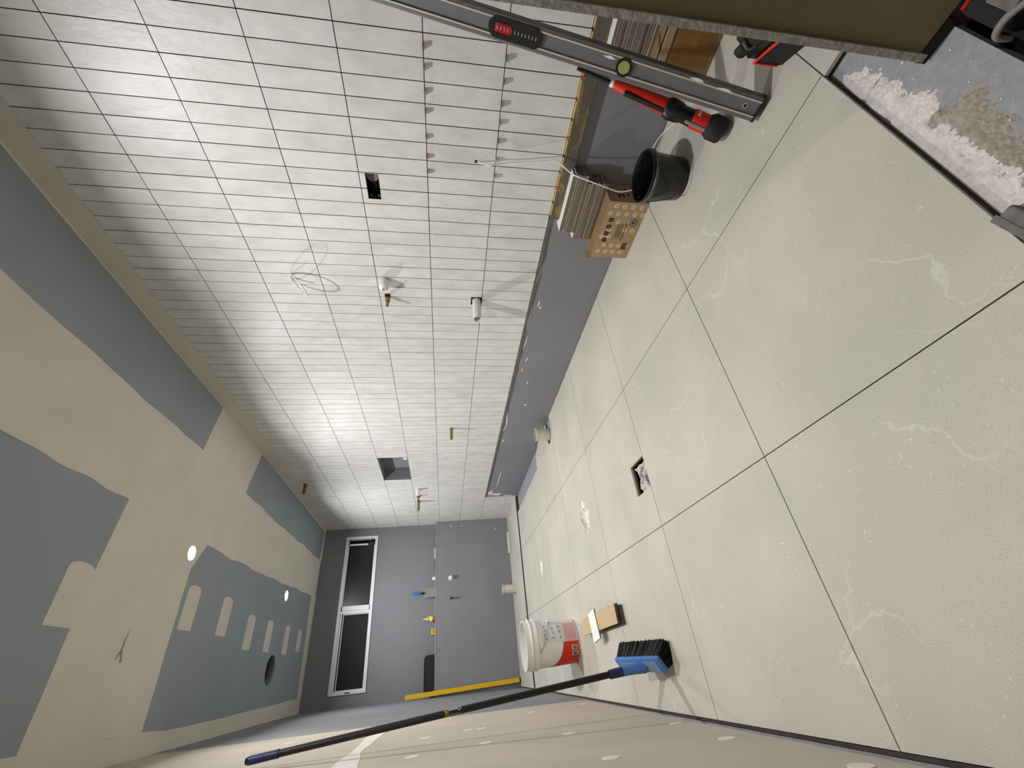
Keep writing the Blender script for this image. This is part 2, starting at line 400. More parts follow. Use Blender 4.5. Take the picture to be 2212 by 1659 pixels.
for k in range(-4, 80):
    for r in range(7):
        y0, y1 = Y0+k*TW, Y0+(k+1)*TW
        if k == 79: y1 = YE1
        z1, z0 = ROWS[r], ROWS[r+1]
        cells.append((k, y0, y1, z0, z1))
for k in range(65, 78):
    for r in (7, 8): cells.append((k, Y0+k*TW, min(Y0+(k+1)*TW, YE2), ROWS[r+1], ROWS[r]))
cells.sort(key=lambda c: (c[0] < -3, c[0], -c[4]))
GT = 0.0017
def tile_into(mb, c):
    k, y0, y1, z0, z1 = c
    y0 += GT; y1 -= GT; z0 += GT; z1 -= GT
    if z0 < 0.01: z0 = 0.001
    if z1 < ZLEDGE and y1 > YE2: y1 = YE2
    if y1 - y0 < 0.004: return False
    rs = split((y0, y1, z0, z1), HOLES); 
    dx = random.uniform(-0.0006, 0.0006)
    for q in rs: mb.box((XW+dx, q[0], q[2]), (1.8775, q[1], q[3]))
    return bool(rs)
single = 0; rest = MB(); shared = {}
for c in cells:
    if single < 300 and c[0] >= -3:
        y0, z0 = c[1], c[3]
        hit = any(h[0] < c[2] and h[1] > c[1] and h[2] < c[4] and h[3] > c[3] for h in HOLES)
        if hit:
            mb = MB()
            if tile_into(mb, c): mb.build('tile', M_TILE, wall_r); single += 1
        else:
            if 'm' not in shared:
                mb = MB(); mb.box((0, GT, GT), (0.006, TW-GT, TH-GT)); o = mb.build('tile', M_TILE, wall_r); shared['m'] = o.data
            else:
                o = bpy.data.objects.new('tile', shared['m']); COL.objects.link(o); o.parent = wall_r
            o.location = (XW + random.uniform(-0.0006, 0.0006), y0, z0); single += 1
    else: tile_into(rest, c)
o = rest.build('distant_tiles', M_TILE, wall_r); o['kind'] = 'stuff'
# plaster strip above the tiles
b = MB().box((1.874, 0.236, ROWS[0]+0.001), (XB, YE1, ZC)); b.build('joint_compound', M_COMPOUND, wall_r)
# rough adhesive rim and smears under the lowest row
b = MB()
yy = 1.25
while yy < 5.44:
    w = random.uniform(0.05, 0.12); h = 0.011 + random.uniform(0, 0.006)
    b.box((1.8745, yy, ROWS[7]-h), (XB, min(yy+w, 5.45), ROWS[7]+0.001)); yy += w
b.build('adhesive_rim', M_GLUE, wall_r)
def blob(mb, cy, cz, w, h, seed, x=XB, t=0.0015, ang=0.0):
    n = 18; pts = []
    for k in range(n):
        a = 2*math.pi*k/n; r = 0.85 + 0.8*mnoise.noise(Vector((math.cos(a)*2.2+seed, math.sin(a)*1.5, seed)))
        u, v = w*r*math.cos(a), h*r*math.sin(a)
        pts.append((cy + u*math.cos(ang) - v*math.sin(ang), cz + u*math.sin(ang) + v*math.cos(ang)))
    old = mb.M; mb.M = old @ Matrix(((0,0,-1,x),(1,0,0,0),(0,1,0,0),(0,0,0,1))); mb.prism(pts, -0.001, t); mb.M = old
b = MB()
for i, (cy, cz, w, h) in enumerate([(2.02,0.398,0.16,0.005),(2.25,0.385,0.09,0.004),(1.86,0.36,0.03,0.006),(1.9,0.345,0.012,0.008),(2.45,0.345,0.03,0.005),(2.75,0.29,0.02,0.006),(2.58,0.36,0.03,0.004),(3.1,0.25,0.012,0.010),(1.62,0.40,0.10,0.003),
                                    (3.35,0.385,0.16,0.007),(3.55,0.39,0.1,0.005),(3.8,0.37,0.05,0.006),(4.9,0.30,0.30,0.006),(5.37,0.27,0.07,0.10),(5.30,0.36,0.10,0.03),(5.42,0.15,0.02,0.12)]):
    blob(b, cy, cz, w, h, i*3.1, ang=-0.1 if i == 9 else 0.05*i % 0.3)
b.build('mortar_smear', M_WHITECOMP, wall_r)
b = MB().box((1.870, 5.4495, 0.0), (XB, 5.4505, ROWS[7])); b.build('tile_end', M_TILETOP, wall_r)
# niche box
ny0, ny1, nz0, nz1 = NICHE; D = 0.105
b = MB(); b.box((XB+D, ny0, nz0), (XB+D+0.01, ny1, nz1))
b.build('niche_back', M_WETBOARD, wall_r)
b = MB(); t_ = 0.008
b.box((1.8716, ny0-t_+0.008, nz0-0.0), (XB+D, ny0+0.002, nz1)); b.box((1.8716, ny1-0.002, nz0), (XB+D, ny1, nz1))
b.box((1.8716, ny0, nz1-0.002), (XB+D, ny1, nz1)); b.box((1.8716, ny0, nz0), (XB+D, ny1, nz0+0.002))
b.build('niche_lining', M_WETBOARD, wall_r)
b = MB().box((1.866, ny0+0.005, nz0+0.003), (1.90, ny0+0.05, nz0+0.045), bev=0.004)
tag(b.build('tile_spacer_block', M_WHITE), 'small white plastic block in the near lower corner of the wall niche', 'block')
# electrical box recess
b = MB()
for q in split((ELEC[0]-0.012, ELEC[1]+0.012, ELEC[2]-0.012, ELEC[3]+0.012), [ELEC]): b.box((XB+0.003, q[0], q[2]), (XB+0.055, q[1], q[3]))
b.box((XB+0.055, ELEC[0]-0.012, ELEC[2]-0.012), (XB+0.06, ELEC[1]+0.012, ELEC[3]+0.012))
eb = thing('wall_box', (XB, 1.14, 1.27), 'open black electrical mounting box set in the white tiled wall', 'wall box')
b.build('box_shell', M_BLACKM, eb)
b = MB(); b.cyl((XB+0.02, 1.105, 1.276), (XB+0.055, 1.105, 1.276), 0.024, n=24); b.build('round_grommet', mat('grey_brown_grommet', '#6d6046', 0.7), eb, True)
b = MB(); b.cyl((XB+0.014, 1.105, 1.276), (XB+0.021, 1.105, 1.276), 0.028, n=24); b.build('grommet_rim', M_GREYPL, eb, True)
b = MB(); b.tube(spline([(XB+0.03, 1.13, 1.29), (XB+0.02, 1.15, 1.265), (XB+0.03, 1.17, 1.275)]), 0.002); b.build('wire_end', M_GREYPL, eb, True)
for z_ in (1.25, 1.285): MB().box((XB+0.004, 1.193, z_), (XB+0.012, 1.2, z_+0.012)).build('clip', M_STEEL, eb)

# ledger timber under the lowest tiles
tl = thing('timber_ledger', (1.87, 0.74, 0.39), 'weathered yellow stained timber batten under the nearest white wall tiles', 'batten')
b = MB(); b.box((1.858, 0.236, 0.362), (XB-0.0005, 1.243, 0.4215), bev=0.002); b.build('batten', M_LEDGER, tl)
b = MB()
for k in range(-4, 9):
    y0 = Y0+k*TW+0.006; y1 = y0+TW-0.012
    if y0 < 0.24: y0 = 0.24
    b.box((1.8585, y0, 0.4216), (1.8712, min(y1, 1.24), 0.4246))
b.build('edge_strip', M_EDGEYEL, tl)
b = MB()
m_ = mat('rust_red', '#a8501f', 0.6)
for k in (1, 4, 7): MB().box((1.8568, Y0+k*TW-0.008, 0.410), (1.8714, Y0+k*TW+0.004, 0.4256)).build('wedge', m_, tl)

# ------------------------------------------------------------------ end wall, ledge, window
WX0, WX1, WZ0, WZ1 = -0.106, 1.75, 1.921, 2.349
b = MB()
for (x0, x1, z0, z1) in split((XL-0.08, XB+0.06, ZLEDGE-0.02, ZC+0.06), [(WX0, WX1, WZ0, WZ1)]): b.box((x0, YE1, z0), (x1, YE1+0.11, z1))
wall_e = struct(b.build('wall_back', M_WETBOARD))
b = MB().box((XL-0.08, YE2, -0.12), (XB+0.06, YE1+0.11, ZLEDGE-0.021)); b.build('half_wall', M_WETBOARD, wall_e)
b = MB().box((XL-0.08, YE2-0.001, ZLEDGE-0.021), (XB-0.013, YE1-0.0005, ZLEDGE)); b.build('ledge_top', M_WETBOARD, wall_e)
b = MB().box((XL+0.002, YE2-0.004, ZLEDGE-0.006), (1.8700, YE2-0.001, ZLEDGE+0.0015)); b.build('ledge_bead', mat('pale_bead', '#a9abb0', 0.5), wall_e)
b = MB()
old = b.M
b.M = Matrix(((1,0,0,0),(0,0,-1,YE2-0.0016),(0,1,0,0),(0,0,0,1)))
for (cx, cz) in [(1.80, 0.86), (1.79, 0.70), (1.72, 0.2)]:
    b.prism([(cx+0.009*math.cos(a/10*6.28), cz+0.009*math.sin(a/10*6.28)) for a in range(10)], -0.001, 0.0008)
b.M = old
b.build('mortar_smear', M_WHITECOMP, wall_e)
win = bpy.data.objects.new('window_1', None); COL.objects.link(win); win.location = (0.82, YE1, 2.13); struct(win)
fy0, fy1 = YE1-0.012, YE1+0.075
b = MB(); fw = 0.028
for q in split((WX0-0.006, WX1+0.006, WZ0-0.006, WZ1+0.006), [(WX0+fw, WX1-fw, WZ0+fw, WZ1-fw)]): b.box((q[0], fy0, q[2]), (q[1], fy1, q[3]))
b.build('window_frame', M_WFRAME, win)
b = MB().box((0.765, fy0+0.004, WZ0+fw), (0.795, fy1-0.01, WZ1-fw)); b.build('mullion', M_WFRAME, win)
# right sliding sash
sx0, sx1 = 0.80, 1.66
b = MB()
b.box((sx0, fy0+0.02, WZ0+fw), (sx0+0.055, fy0+0.045, WZ1-fw)); b.box((sx1-0.022, fy0+0.02, WZ0+fw+0.09), (sx1, fy0+0.045, WZ1-fw))
b.box((sx0, fy0+0.02, WZ0+fw), (sx1, fy0+0.045, WZ0+fw+0.012)); b.box((sx0, fy0+0.02, WZ1-fw-0.012), (sx1, fy0+0.045, WZ1-fw))
b.build('sash', M_WFRAME, win)
b = MB().box((sx0+0.05, fy0+0.030, WZ0+fw+0.012), (sx1-0.02, fy0+0.036, WZ1-fw-0.012)); b.build('glass_pane', M_OBSCURE, win)
b = MB().box((sx1-0.024, fy0+0.012, WZ0+fw+0.004), (sx1+0.03, fy0+0.05, WZ0+fw+0.10), bev=0.006); lt = b.build('latch', M_BLACK, win)
b = MB().cyl((sx1, fy0+0.008, WZ0+0.085), (sx1, fy0+0.013, WZ0+0.085), 0.007, n=12); b.build('latch_screw', M_STEEL, lt)
# left pane with its flyscreen
b = MB()
for q in split((WX0+fw, 0.765, WZ0+fw, WZ1-fw), [(WX0+fw+0.012, 0.752, WZ0+fw+0.010, WZ1-fw-0.045)]): b.box((q[0], fy0+0.030, q[2]), (q[1], fy0+0.05, q[3]))
b.build('screen_frame', M_WFRAME, win)
b = MB().box((WX0+fw+0.004, fy0+0.027, WZ1-fw-0.036), (0.765, fy0+0.0305, WZ1-fw-0.024)); b.build('track_groove', M_BLACKM, win)
b = MB().box((WX0+fw+0.01, fy0+0.052, WZ0+fw+0.008), (0.754, fy0+0.056, WZ1-fw-0.043)); b.build('glass_pane', M_GLASS, win)
b = MB().box((WX0+fw+0.01, fy0+0.044, WZ0+fw+0.008), (0.754, fy0+0.046, WZ1-fw-0.043)); b.build('flyscreen', M_SCREEN, win)
b = MB().box((WX0+0.004, fy0-0.001, WZ0+0.18), (WX0+0.016, fy0+0.002, WZ0+0.24)); b.build('weep_slot', M_BLACKM, win)
b = MB().box((WX0-0.01, YE1+0.078, WZ0-0.01), (WX1+0.01, YE1+0.09, WZ1+0.01)); b.build('night_screen', M_NIGHT, win)

# ------------------------------------------------------------------ left wall
b = MB().box((XL-0.09, -0.5, -0.14), (XL-0.015, 6.8, ZC+0.06)); wall_l = struct(b.build('wall_left', mat('dark_framing', '#3c3640', 0.9)))
b = MB().box((XL-0.016, -0.5, 0.022), (XL, 3.50, ZC+0.05)); b.build('cream_board', M_CREAM, wall_l)
b = MB().box((XL-0.016, 3.50, 0.012), (XL, 6.8, ZC+0.05)); b.build('grey_board', M_WETBOARD, wall_l)
# feathered seam of compound and filled screw heads
b = MB(); b.M = Matrix(((0,0,1,XL),(1,0,0,0),(0,1,0,0),(0,0,0,1)))
b.prism(wob([(-0.4, 1.245), (1.5, 1.24), (1.97, 1.25), (2.32, 1.295), (2.85, 1.285), (3.40, 1.257), (3.49, 1.26), (3.49, 1.335), (3.32, 1.325), (2.9, 1.355), (2.40, 1.345), (2.04, 1.35), (1.5, 1.355), (-0.4, 1.36)], 0.02), -0.001, 0.0012)
b.build('compound_seam', M_WHITECOMP, wall_l)
for i, (cy, cz) in enumerate([(3.12,1.792),(2.547,1.043),(2.616,0.781),(2.041,1.074),(2.127,0.799),(2.629,0.845),(2.064,0.479),(1.515,0.496),(1.539,0.122),(1.955,0.084),(1.065,0.101),(3.2,0.10),(3.1,0.45)]):
    b = MB(); b.M = Matrix(((0,0,1,XL),(1,0,0,0),(0,1,0,0),(0,0,0,1)))
    w, h = (0.026, 0.026)
    b.prism([(cy+w*math.cos(a*6.283/14)*(1+0.15*mnoise.noise(Vector((a,i,0)))), cz+h*math.sin(a*6.283/14)) for a in range(14)], -0.001, 0.0011)
    b.build('filled_screw_head', M_WHITECOMP, wall_l)

# ------------------------------------------------------------------ ceiling
VX, VY, VR = 0.178, 5.283, 0.128
b = MB()
sq = (VX-0.2, VX+0.2, VY-0.2, VY+0.2)
for (x0, x1, y0, y1) in split((XL-0.06, XB+0.08, -0.5, 6.8), [sq]): b.box((x0, y0, ZC), (x1, y1, ZC+0.013))
n = 32; vs = []; fs = []
for k in range(n):
    a = 2*math.pi*(k+0.5)/n; c_, s_ = math.cos(a), math.sin(a); m_ = 0.2/max(abs(c_), abs(s_))
    vs += [(VX+VR*c_, VY+VR*s_, ZC), (VX+m_*c_, VY+m_*s_, ZC), (VX+VR*c_, VY+VR*s_, ZC+0.013)]
for k in range(n):
    j = (k+1) % n; fs += [(3*k, 3*j, 3*j+1, 3*k+1), (3*k, 3*k+2, 3*j+2, 3*j)]
for (sx, sy) in ((1,1),(-1,1),(-1,-1),(1,-1)):
    # corner fillers of the square round the hole
    ks = sorted(range(n), key=lambda k: -(vs[3*k+1][0]-VX)*sx-(vs[3*k+1][1]-VY)*sy)[:2]
    vs.append((VX+0.2*sx, VY+0.2*sy, ZC)); fs.append((3*ks[0]+1, 3*ks[1]+1, len(vs)-1))
b.add(vs, fs)
ceil = struct(b.build('ceiling', M_CEILBOARD))
def comp(pts, t=0.0012, amp=0.012, name='compound_band', m=None, seed=0.0, step=0.05):
    o = MB().prism(wob(pts, amp, step, seed), ZC-t, ZC+0.0005).build(name, m or M_COMPOUND, ceil); return o
comp([(0.937, -0.45), (1.455, -0.45), (1.455, 1.6), (1.465, 2.5), (1.475, 3.0), (1.45, 3.8), (1.44, 5.0), (1.445, 6.5), (0.985, 6.5), (0.985, 6.3), (0.93, 4.6), (0.925, 3.42), (0.945, 2.5), (0.94, 1.7)], 0.0016, 0.02)
comp([(-0.118, 2.478), (0.56, 2.472), (0.95, 2.50), (0.94, 3.45), (0.74, 3.316), (-0.125, 3.335)], 0.0013, 0.006, seed=3)
comp([(1.46, 3.0), (1.884, 3.075), (1.884, 3.93), (1.434, 3.80)], 0.0012, 0.006, seed=5)
comp([(XL, -0.45), (-0.119, -0.45), (-0.119, 2.5), (-0.125, 3.4), (-0.14, 3.84), (-0.118, 5.2), (-0.098, 6.40), (-0.098, 6.546), (XL, 6.546)], 0.0011, 0.008, seed=7)
comp([(-0.1, 6.385), (1.0, 6.31), (1.0, 6.546), (-0.1, 6.546)], 0.0010, 0.006, seed=9)
comp([(1.44, 6.43), (1.884, 6.50), (1.884, 6.546), (1.44, 6.546)], 0.0010, 0.004, seed=11)
comp([(1.855, -0.45), (1.884, -0.45), (1.884, 6.5), (1.84, 6.5), (1.862, 5.0), (1.872, 3.9), (1.87, 3.05)], 0.0009, 0.003, seed=13)
for i, yc in enumerate([2.392, 3.46, 4.005, 4.555, 5.05, 5.61, 6.085]):
    w = 0.085 if i < 4 else 0.08
    x0 = 0.327 if i == 0 else 0.39 if i < 3 else 0.32; x1 = x0 + 0.27
    if i == 6: w = 0.07; x0 = 0.355; x1 = 0.585
    pts = [(x0, yc-w), (x1-0.035, yc-w)] + [(x1-0.035+0.035*math.sin(a)**0.8, yc-w*math.cos(a)) for a in [math.pi*k/12 for k in range(1, 12)]] + [(x1-0.035, yc+w), (x0, yc+w)]
    comp(pts, 0.0010, 0.003, 'compound_patch', seed=20+i, step=0.03)
b = MB(); b.M = Matrix.Identity(4)
b.prism([(0.37,2.912),(0.30,2.902),(0.26,2.905),(0.205,2.93),(0.20,2.915),(0.245,2.892),(0.21,2.875),(0.215,2.868),(0.265,2.890),(0.31,2.892)], ZC-0.0019, ZC)
b.build('brown_scuff', mat('brown_scuff', '#97886f', 0.9, var=0.2, scale=30), ceil)
# open vent with flexible duct
vt = thing('vent_duct', (VX, VY, ZC+0.01), 'round open ceiling hole with silver flexible duct in the grey ceiling panel', 'vent')
prof = []
for k in range(26): prof.append((VR-0.004 - (0.006 if k % 2 else 0), 0.014 + k*0.008))
b = MB(); vs = []; fs = []; nn = 32
b.lathe(prof, nn, 0, (VX, VY, ZC), False, True); b.build('flexible_duct', M_FOIL, vt, True)
b = MB(); b.lathe([(VR-0.012, 0.05), (VR-0.012, 0.13)], nn, 0, (VX, VY, ZC)); b.build('duct_shade_plug', M_BLACKM, vt)  # black plug stands in for the darkness up inside the duct
# downlights
names = ['round lit ceiling downlight nearest the door, outside the picture', 'larger lit round downlight in the cream ceiling band above the floor waste', 'lit round ceiling downlight nearest the window, beside the row of filler patches']
for i, (lx, ly, e) in enumerate(LAMPS):
    d = thing('downlight', (lx, ly, ZC), names[i], 'downlight', 'lit ceiling downlights')
    b = MB(); b.lathe([(0.046, -0.004), (0.058, -0.004), (0.060, -0.0015), (0.060, 0.0), (0.046, 0.0)], 32, 0, (lx, ly, ZC), False, False); b.build('trim_ring', M_WHITE, d, True)
    b = MB(); b.lathe([(0.047, -0.003), (0.047, -0.001)], 32, 0, (lx, ly, ZC)); b.build('lens', M_LAMP, d)

# ------------------------------------------------------------------ door side: lining, bead, threshold, hall
b = MB().box((0.965, -0.75, -0.14), (XB+0.06, 0.205, ZC+0.06)); wf = struct(b.build('wall_front', M_WETBOARD))
b = MB().box((XL-0.01, 0.10, 2.22), (0.965, 0.205, ZC+0.06)); b.build('lintel', M_WETBOARD, wf)
b = MB().box((0.947, -0.75, 0.004), (0.965, 0.2058, 2.22)); b.build('door_lining', M_OLIVE, wf)
b = MB(); b.box((0.938, 0.206, -0.006), (0.955, 0.2195, 2.25)); b.build('corner_bead', M_BEAD, wf)
b = MB().box((0.944, 0.150, -0.021), (0.964, 0.222, 0.003)); b.build('gap_shade_block', M_BLACKM, wf)  # black block stands in for the shadow in the gap below the lining
sill = MB().box((XL-0.06, 0.16, -0.14), (1.1655, 0.3245, -0.021)); sill = struct(sill.build('trim_1', M_SILL))
b = MB().box((XL-0.06, -0.75, -0.16), (0.965, 0.1595, -0.06)); hall = struct(b.build('floor_hall', M_HALL))
# mortar left on the threshold
def lut(x, T):
    for (x0, y0), (x1, y1) in zip(T, T[1:]):
        if x0 <= x <= x1: return y0 + (y1-y0)*(x-x0)/(x1-x0)
    return T[0][1] if x < T[0][0] else T[-1][1]
def smear(nm, m, fn, x0, x1, y0, y1, NX, NY, th):
    vs = []; hs = []; fs = []
    for i in range(NX+1):
        for j in range(NY+1):
            x = x0 + (x1-x0)*i/NX; y = y0 + (y1-y0)*j/NY; h = fn(x, y); hs.append(h)
            vs.append((x, y, -0.021 + max(-0.0003, min(th, h*0.0022)) + (0.0003*mnoise.noise(Vector((x*170, y*170, 0))) if h > 0.1 else 0)))
    W_ = NY+1
    for i in range(NX):
        for j in range(NY):
            q = (i*W_+j, (i+1)*W_+j, (i+1)*W_+j+1, i*W_+j+1)
            if max(hs[k] for k in q) > 0: fs.append(q)
    return MB().add(vs, fs).build(nm, m, sill)
TW_ = [(0.40, 0.235), (0.5, 0.24), (0.60, 0.25), (0.67, 0.256), (0.75, 0.266), (0.82, 0.268), (0.88, 0.250), (0.93, 0.266), (1.04, 0.262), (1.08, 0.285), (1.14, 0.33)]
TB_ = [(0.55, 0.27), (0.60, 0.236), (0.67, 0.226), (0.76, 0.208), (0.80, 0.200), (0.815, 0.23), (0.84, 0.27), (0.90, 0.29)]
fbm = lambda x, y, k, sd: mnoise.fractal(Vector((x*k, y*k, sd)), 1.0, 2.1, 5)
smear('mortar_smear', M_MORTAR, lambda x, y: (y - lut(x, TW_))*45 + fbm(x, y, 16, 1.3)*0.8 + 0.5*mnoise.noise(Vector((x*150, y*150, 4))) - max(0, y-0.312)*90*(1 if x > 0.62 else 0.3) - max(0, 0.6*fbm(x, y, 26, 9) - 0.10)*6, 0.40, 1.15, 0.17, 0.3235, 300, 64, 0.0022)
smear('grey_mortar_patch', mat('grey_brown_mortar', '#9a9187', 0.95, var=0.22, scale=90, bump=0.5, bscale=110), lambda x, y: min((y - lut(x, TB_))*40, (0.285 - y)*60) + fbm(x, y, 22, 5.1)*1.0 + 0.6*mnoise.noise(Vector((x*160, y*160, 2))) - 0.1, 0.53, 0.9, 0.18, 0.30, 170, 56, 0.003)
b = MB(); rr = random.Random(3)
for k in range(12):
    x = rr.uniform(0.6, 1.05); y = rr.uniform(0.18, 0.26); r = rr.choice((0.001, 0.0014, 0.002, 0.0032))
    b.prism([(x+r*rr.uniform(0.6,1.3)*math.cos(a*1.05), y+r*rr.uniform(0.6,1.3)*math.sin(a*1.05)) for a in range(6)], -0.0212, -0.0195)
b.build('mortar_crumbs', M_MORTAR, sill)['kind'] = 'stuff'
# grey tape stuck over the tile edge
b = MB(); b.M = Matrix.Translation((0.545, 0.312, 0.0)) @ Matrix.Rotation(0.15, 4, 'Z')
b.box((-0.028, -0.017, -0.02), (0.026, 0.006, 0.0015), bev=0.004); b.box((-0.04, 0.004, 0.0004), (0.03, 0.017, 0.0022), bev=0.0008)
b.box((-0.07, 0.006, -0.018), (-0.034, 0.020, 0.0016), bev=0.003)
tag(b.build('mortar_lump', M_GLUE), 'grey lump of mortar stuck on the tile edge at the door threshold', 'lump')
# things on the dark hall floor
bag = thing('tool_bag', (0.89, 0.06, -0.06), 'black fabric tool bag with dark red piping beside the door lining', 'bag')
b = MB(); b.box((0.846, -0.14, -0.06), (0.943, 0.142, -0.004), bev=0.012); b.build('bag_body', M_DARKGREY, bag, True)
b = MB(); b.tube([(0.940, 0.140, -0.03), (0.938, 0.134, -0.004), (0.938, 0.05, 0.001), (0.938, -0.13, 0.0)], 0.005); b.build('piping', M_REDDK, bag, True)
gh = thing('grey_handle_tool', (0.84, 0.08, -0.004), 'grey plastic handled tool lying on the black bag past the threshold', 'tool')
b = MB(); b.tube(spline([(0.835, 0.146, -0.036), (0.838, 0.146, -0.006), (0.835, 0.120, 0.008), (0.815, 0.085, 0.012), (0.79, 0.04, 0.014)], 5), [0.0045 + 0.002*min(1, k/6) for k in range(21)], 12); b.build('handle', M_GREYPL, gh, True)
b = MB(); b.box((0.842, 0.02, -0.003), (0.900, 0.116, 0.004), bev=0.0015); b.build('plate', mat('scuffed_grey_plate', '#6b6663', 0.7, var=0.3, scale=50), gh)
b = MB(); b.tube(spline([(0.74, 0.13, -0.05), (0.70, 0.08, -0.03), (0.71, 0.0, -0.04)]), 0.008); 
tag(b.build('hose_piece', mat('black_hose', '#232028', 0.5), None, True), 'short dark hose lying on the hall floor past the threshold', 'hose')

# ------------------------------------------------------------------ spirit level leaning on the wall
Bp = Vector((1.330, 0.470, 0.0)); d = Vector((0.262, -0.070, 0.9625)).normalized()
wv = Vector((0, -1, 0)); wv = (wv - d*wv.dot(d)).normalized()     # width of the web
nv = d.cross(wv)
if nv.x > 0: nv = -nv                                              # web faces the camera side (-x)
LM = Matrix((( wv.x, nv.x, d.x, Bp.x), (wv.y, nv.y, d.y, Bp.y), (wv.z, nv.z, d.z, Bp.z+0.012), (0,0,0,1)))
lev = thing('spirit_level', (Bp.x, Bp.y, 0), 'long grey aluminium spirit level leaning against the tiled wall by the door', 'spirit level')
LL = 1.92; hw, ht = 0.033, 0.016
b = MB(); b.M = LM
b.box((-hw+0.012, -ht+0.005, 0.004), (hw-0.012, ht-0.005, LL-0.004)); b.build('web', M_LEVEL, lev)
for s in (-1, 1):
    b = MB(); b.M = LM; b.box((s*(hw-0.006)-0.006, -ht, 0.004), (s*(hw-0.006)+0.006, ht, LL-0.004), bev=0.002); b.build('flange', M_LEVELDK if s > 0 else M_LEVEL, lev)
    b = MB(); b.M = LM; b.box((s*(hw-0.013)-0.002, ht-0.006, 0.004), (s*(hw-0.013)+0.002, ht+0.0006, LL-0.004)); b.build('rib', M_LEVELRIB, lev)
for z0 in (-0.003, LL-0.005):
    b = MB(); b.M = LM; b.box((-hw-0.001, -ht-0.001, z0), (hw+0.001, ht+0.001, z0+0.008), bev=0.001); b.build('end_cap', M_BLACK, lev)
b = MB(); b.M = LM; b.cyl((0, ht-0.006, 0.045), (0, ht-0.0035, 0.045), 0.0075, n=20); hr = b.build('hang_hole_ring', M_LEVELRIB, lev)
b = MB(); b.M = LM; b.cyl((0.0, ht-0.0034, 0.045), (0.0, ht-0.0030, 0.045), 0.005, n=20); b.build('hang_hole', M_BLACKM, hr)
zc_ = 0.762
b = MB(); b.M = LM; pts = []
for k in range(24):
    a = 2*math.pi*k/24; pts.append((0.0255*math.cos(a), zc_ + 0.055*(1 if math.sin(a) > 0 else -1) + 0.0255*math.sin(a)))
b.M = LM @ Matrix(((1,0,0,0),(0,0,-1,0),(0,1,0,0),(0,0,0,1))); b.prism(pts, -ht-0.003, ht*0-0.005)
cv = b.build('centre_vial_holder', M_BLACK, lev)
b = MB(); b.M = LM; b.box((-0.013, ht+0.0015, zc_+0.012), (0.013, ht+0.004, zc_+0.062), bev=0.004); b.build('red_vial', M_REDDK, cv)
b = MB(); b.M = LM
for k in range(12): b.box((-0.004, ht+0.0032, zc_-0.062+k*0.0105), (0.004, ht+0.0045, zc_-0.0608+k*0.0105))
b.build('scale_marks', M_WHITE, cv)
b = MB(); b.M = LM; b.cyl((0, -ht, 0.430), (0, ht+0.0015, 0.430), 0.0245, n=28); pv = b.build('plumb_vial_holder', M_BLACK, lev, True)
b = MB(); b.M = LM; b.cyl((0, ht+0.001, 0.430), (0, ht+0.004, 0.430), 0.0175, 0.016, n=20); b.build('green_vial', mat('yellow_green_vial', '#8f9a5a', 0.25), pv, True)
b = MB(); b.M = LM
for (a_, z0, z1) in ((0.0, 0.10, 0.15), (0.003, 0.19, 0.24), (-0.01, 0.46, 0.50)):
    b = MB(); b.M = LM; n_ = 9; pts = [(z0+(z1-z0)*k/8, 0.004*math.sin(k*0.39)+0.002*mnoise.noise(Vector((k*1.7, z0, 0)))) for k in range(n_)] + [(z0+(z1-z0)*k/8, -0.003*math.sin(k*0.39)) for k in range(7, 0, -1)]
    b.M = LM @ Matrix(((0,1,0,hw-0.011+a_),(0,0,1,0),(1,0,0,0),(0,0,0,1))); b.prism(pts, ht+0.0002, ht+0.0012); b.build('mortar_spot', M_WHITECOMP, lev)

# ------------------------------------------------------------------ red and black stick tool behind the level
F = Vector((1.443, 0.590, 0.0)); Gp = Vector((1.62, 0.548, 0.372)) 
st = thing('stick_tool', (F.x, F.y, 0), 'red and black stick shaped hand tool standing on the floor behind the spirit level', 'tool')
ax = Gp - F; Ls = ax.length; q = ax.to_track_quat('Z', 'Y').to_matrix().to_4x4(); SM = Matrix.Translation(F + Vector((0,0,0.012))) @ q
def sl(name, prof, m, par=st):
    b = MB(); b.M = SM; b.lathe(prof, 20); return b.build(name, m, par, True)
sl('foot', [(0.034, 0.0), (0.040, 0.008), (0.040, 0.045), (0.030, 0.062)], M_BLACKM)
lb = sl('red_band', [(0.029, 0.062), (0.030, 0.066), (0.030, 0.112), (0.029, 0.116)], M_RED)
b = MB(); b.M = SM
for k in range(6):
    a = math.radians(150+k*12); b.box((0.0298*math.cos(a)-0.001, 0.0298*math.sin(a)-0.001, 0.095), (0.0298*math.cos(a)+0.001, 0.0298*math.sin(a)+0.001, 0.106))
b.build('scale_marks', M_WHITE, lb)
sl('clutch', [(0.027, 0.116), (0.026, 0.15), (0.032, 0.165), (0.034, 0.20), (0.028, 0.215)], M_BLACK)
sl('red_grip', [(0.024, 0.212), (0.026, 0.22), (0.022, 0.30), (0.015, Ls-0.02), (0.012, Ls-0.006)], M_RED)
sl('pale_ring', [(0.0125, Ls-0.006), (0.0125, Ls+0.006)], M_WHITE)
sl('rod', [(0.007, Ls+0.006), (0.007, Ls+0.13)], M_BLACK)
b = MB(); b.M = SM; b.box((-0.006, 0.024, 0.06), (0.006, 0.034, 0.135), bev=0.003); b.build('lever', M_GREYPL, st)
b = MB(); b.M = SM; b.box((-0.008, 0.016, 0.21), (0.008, 0.029, Ls-0.05), bev=0.004); b.build('trigger_bar', M_BLACK, st)

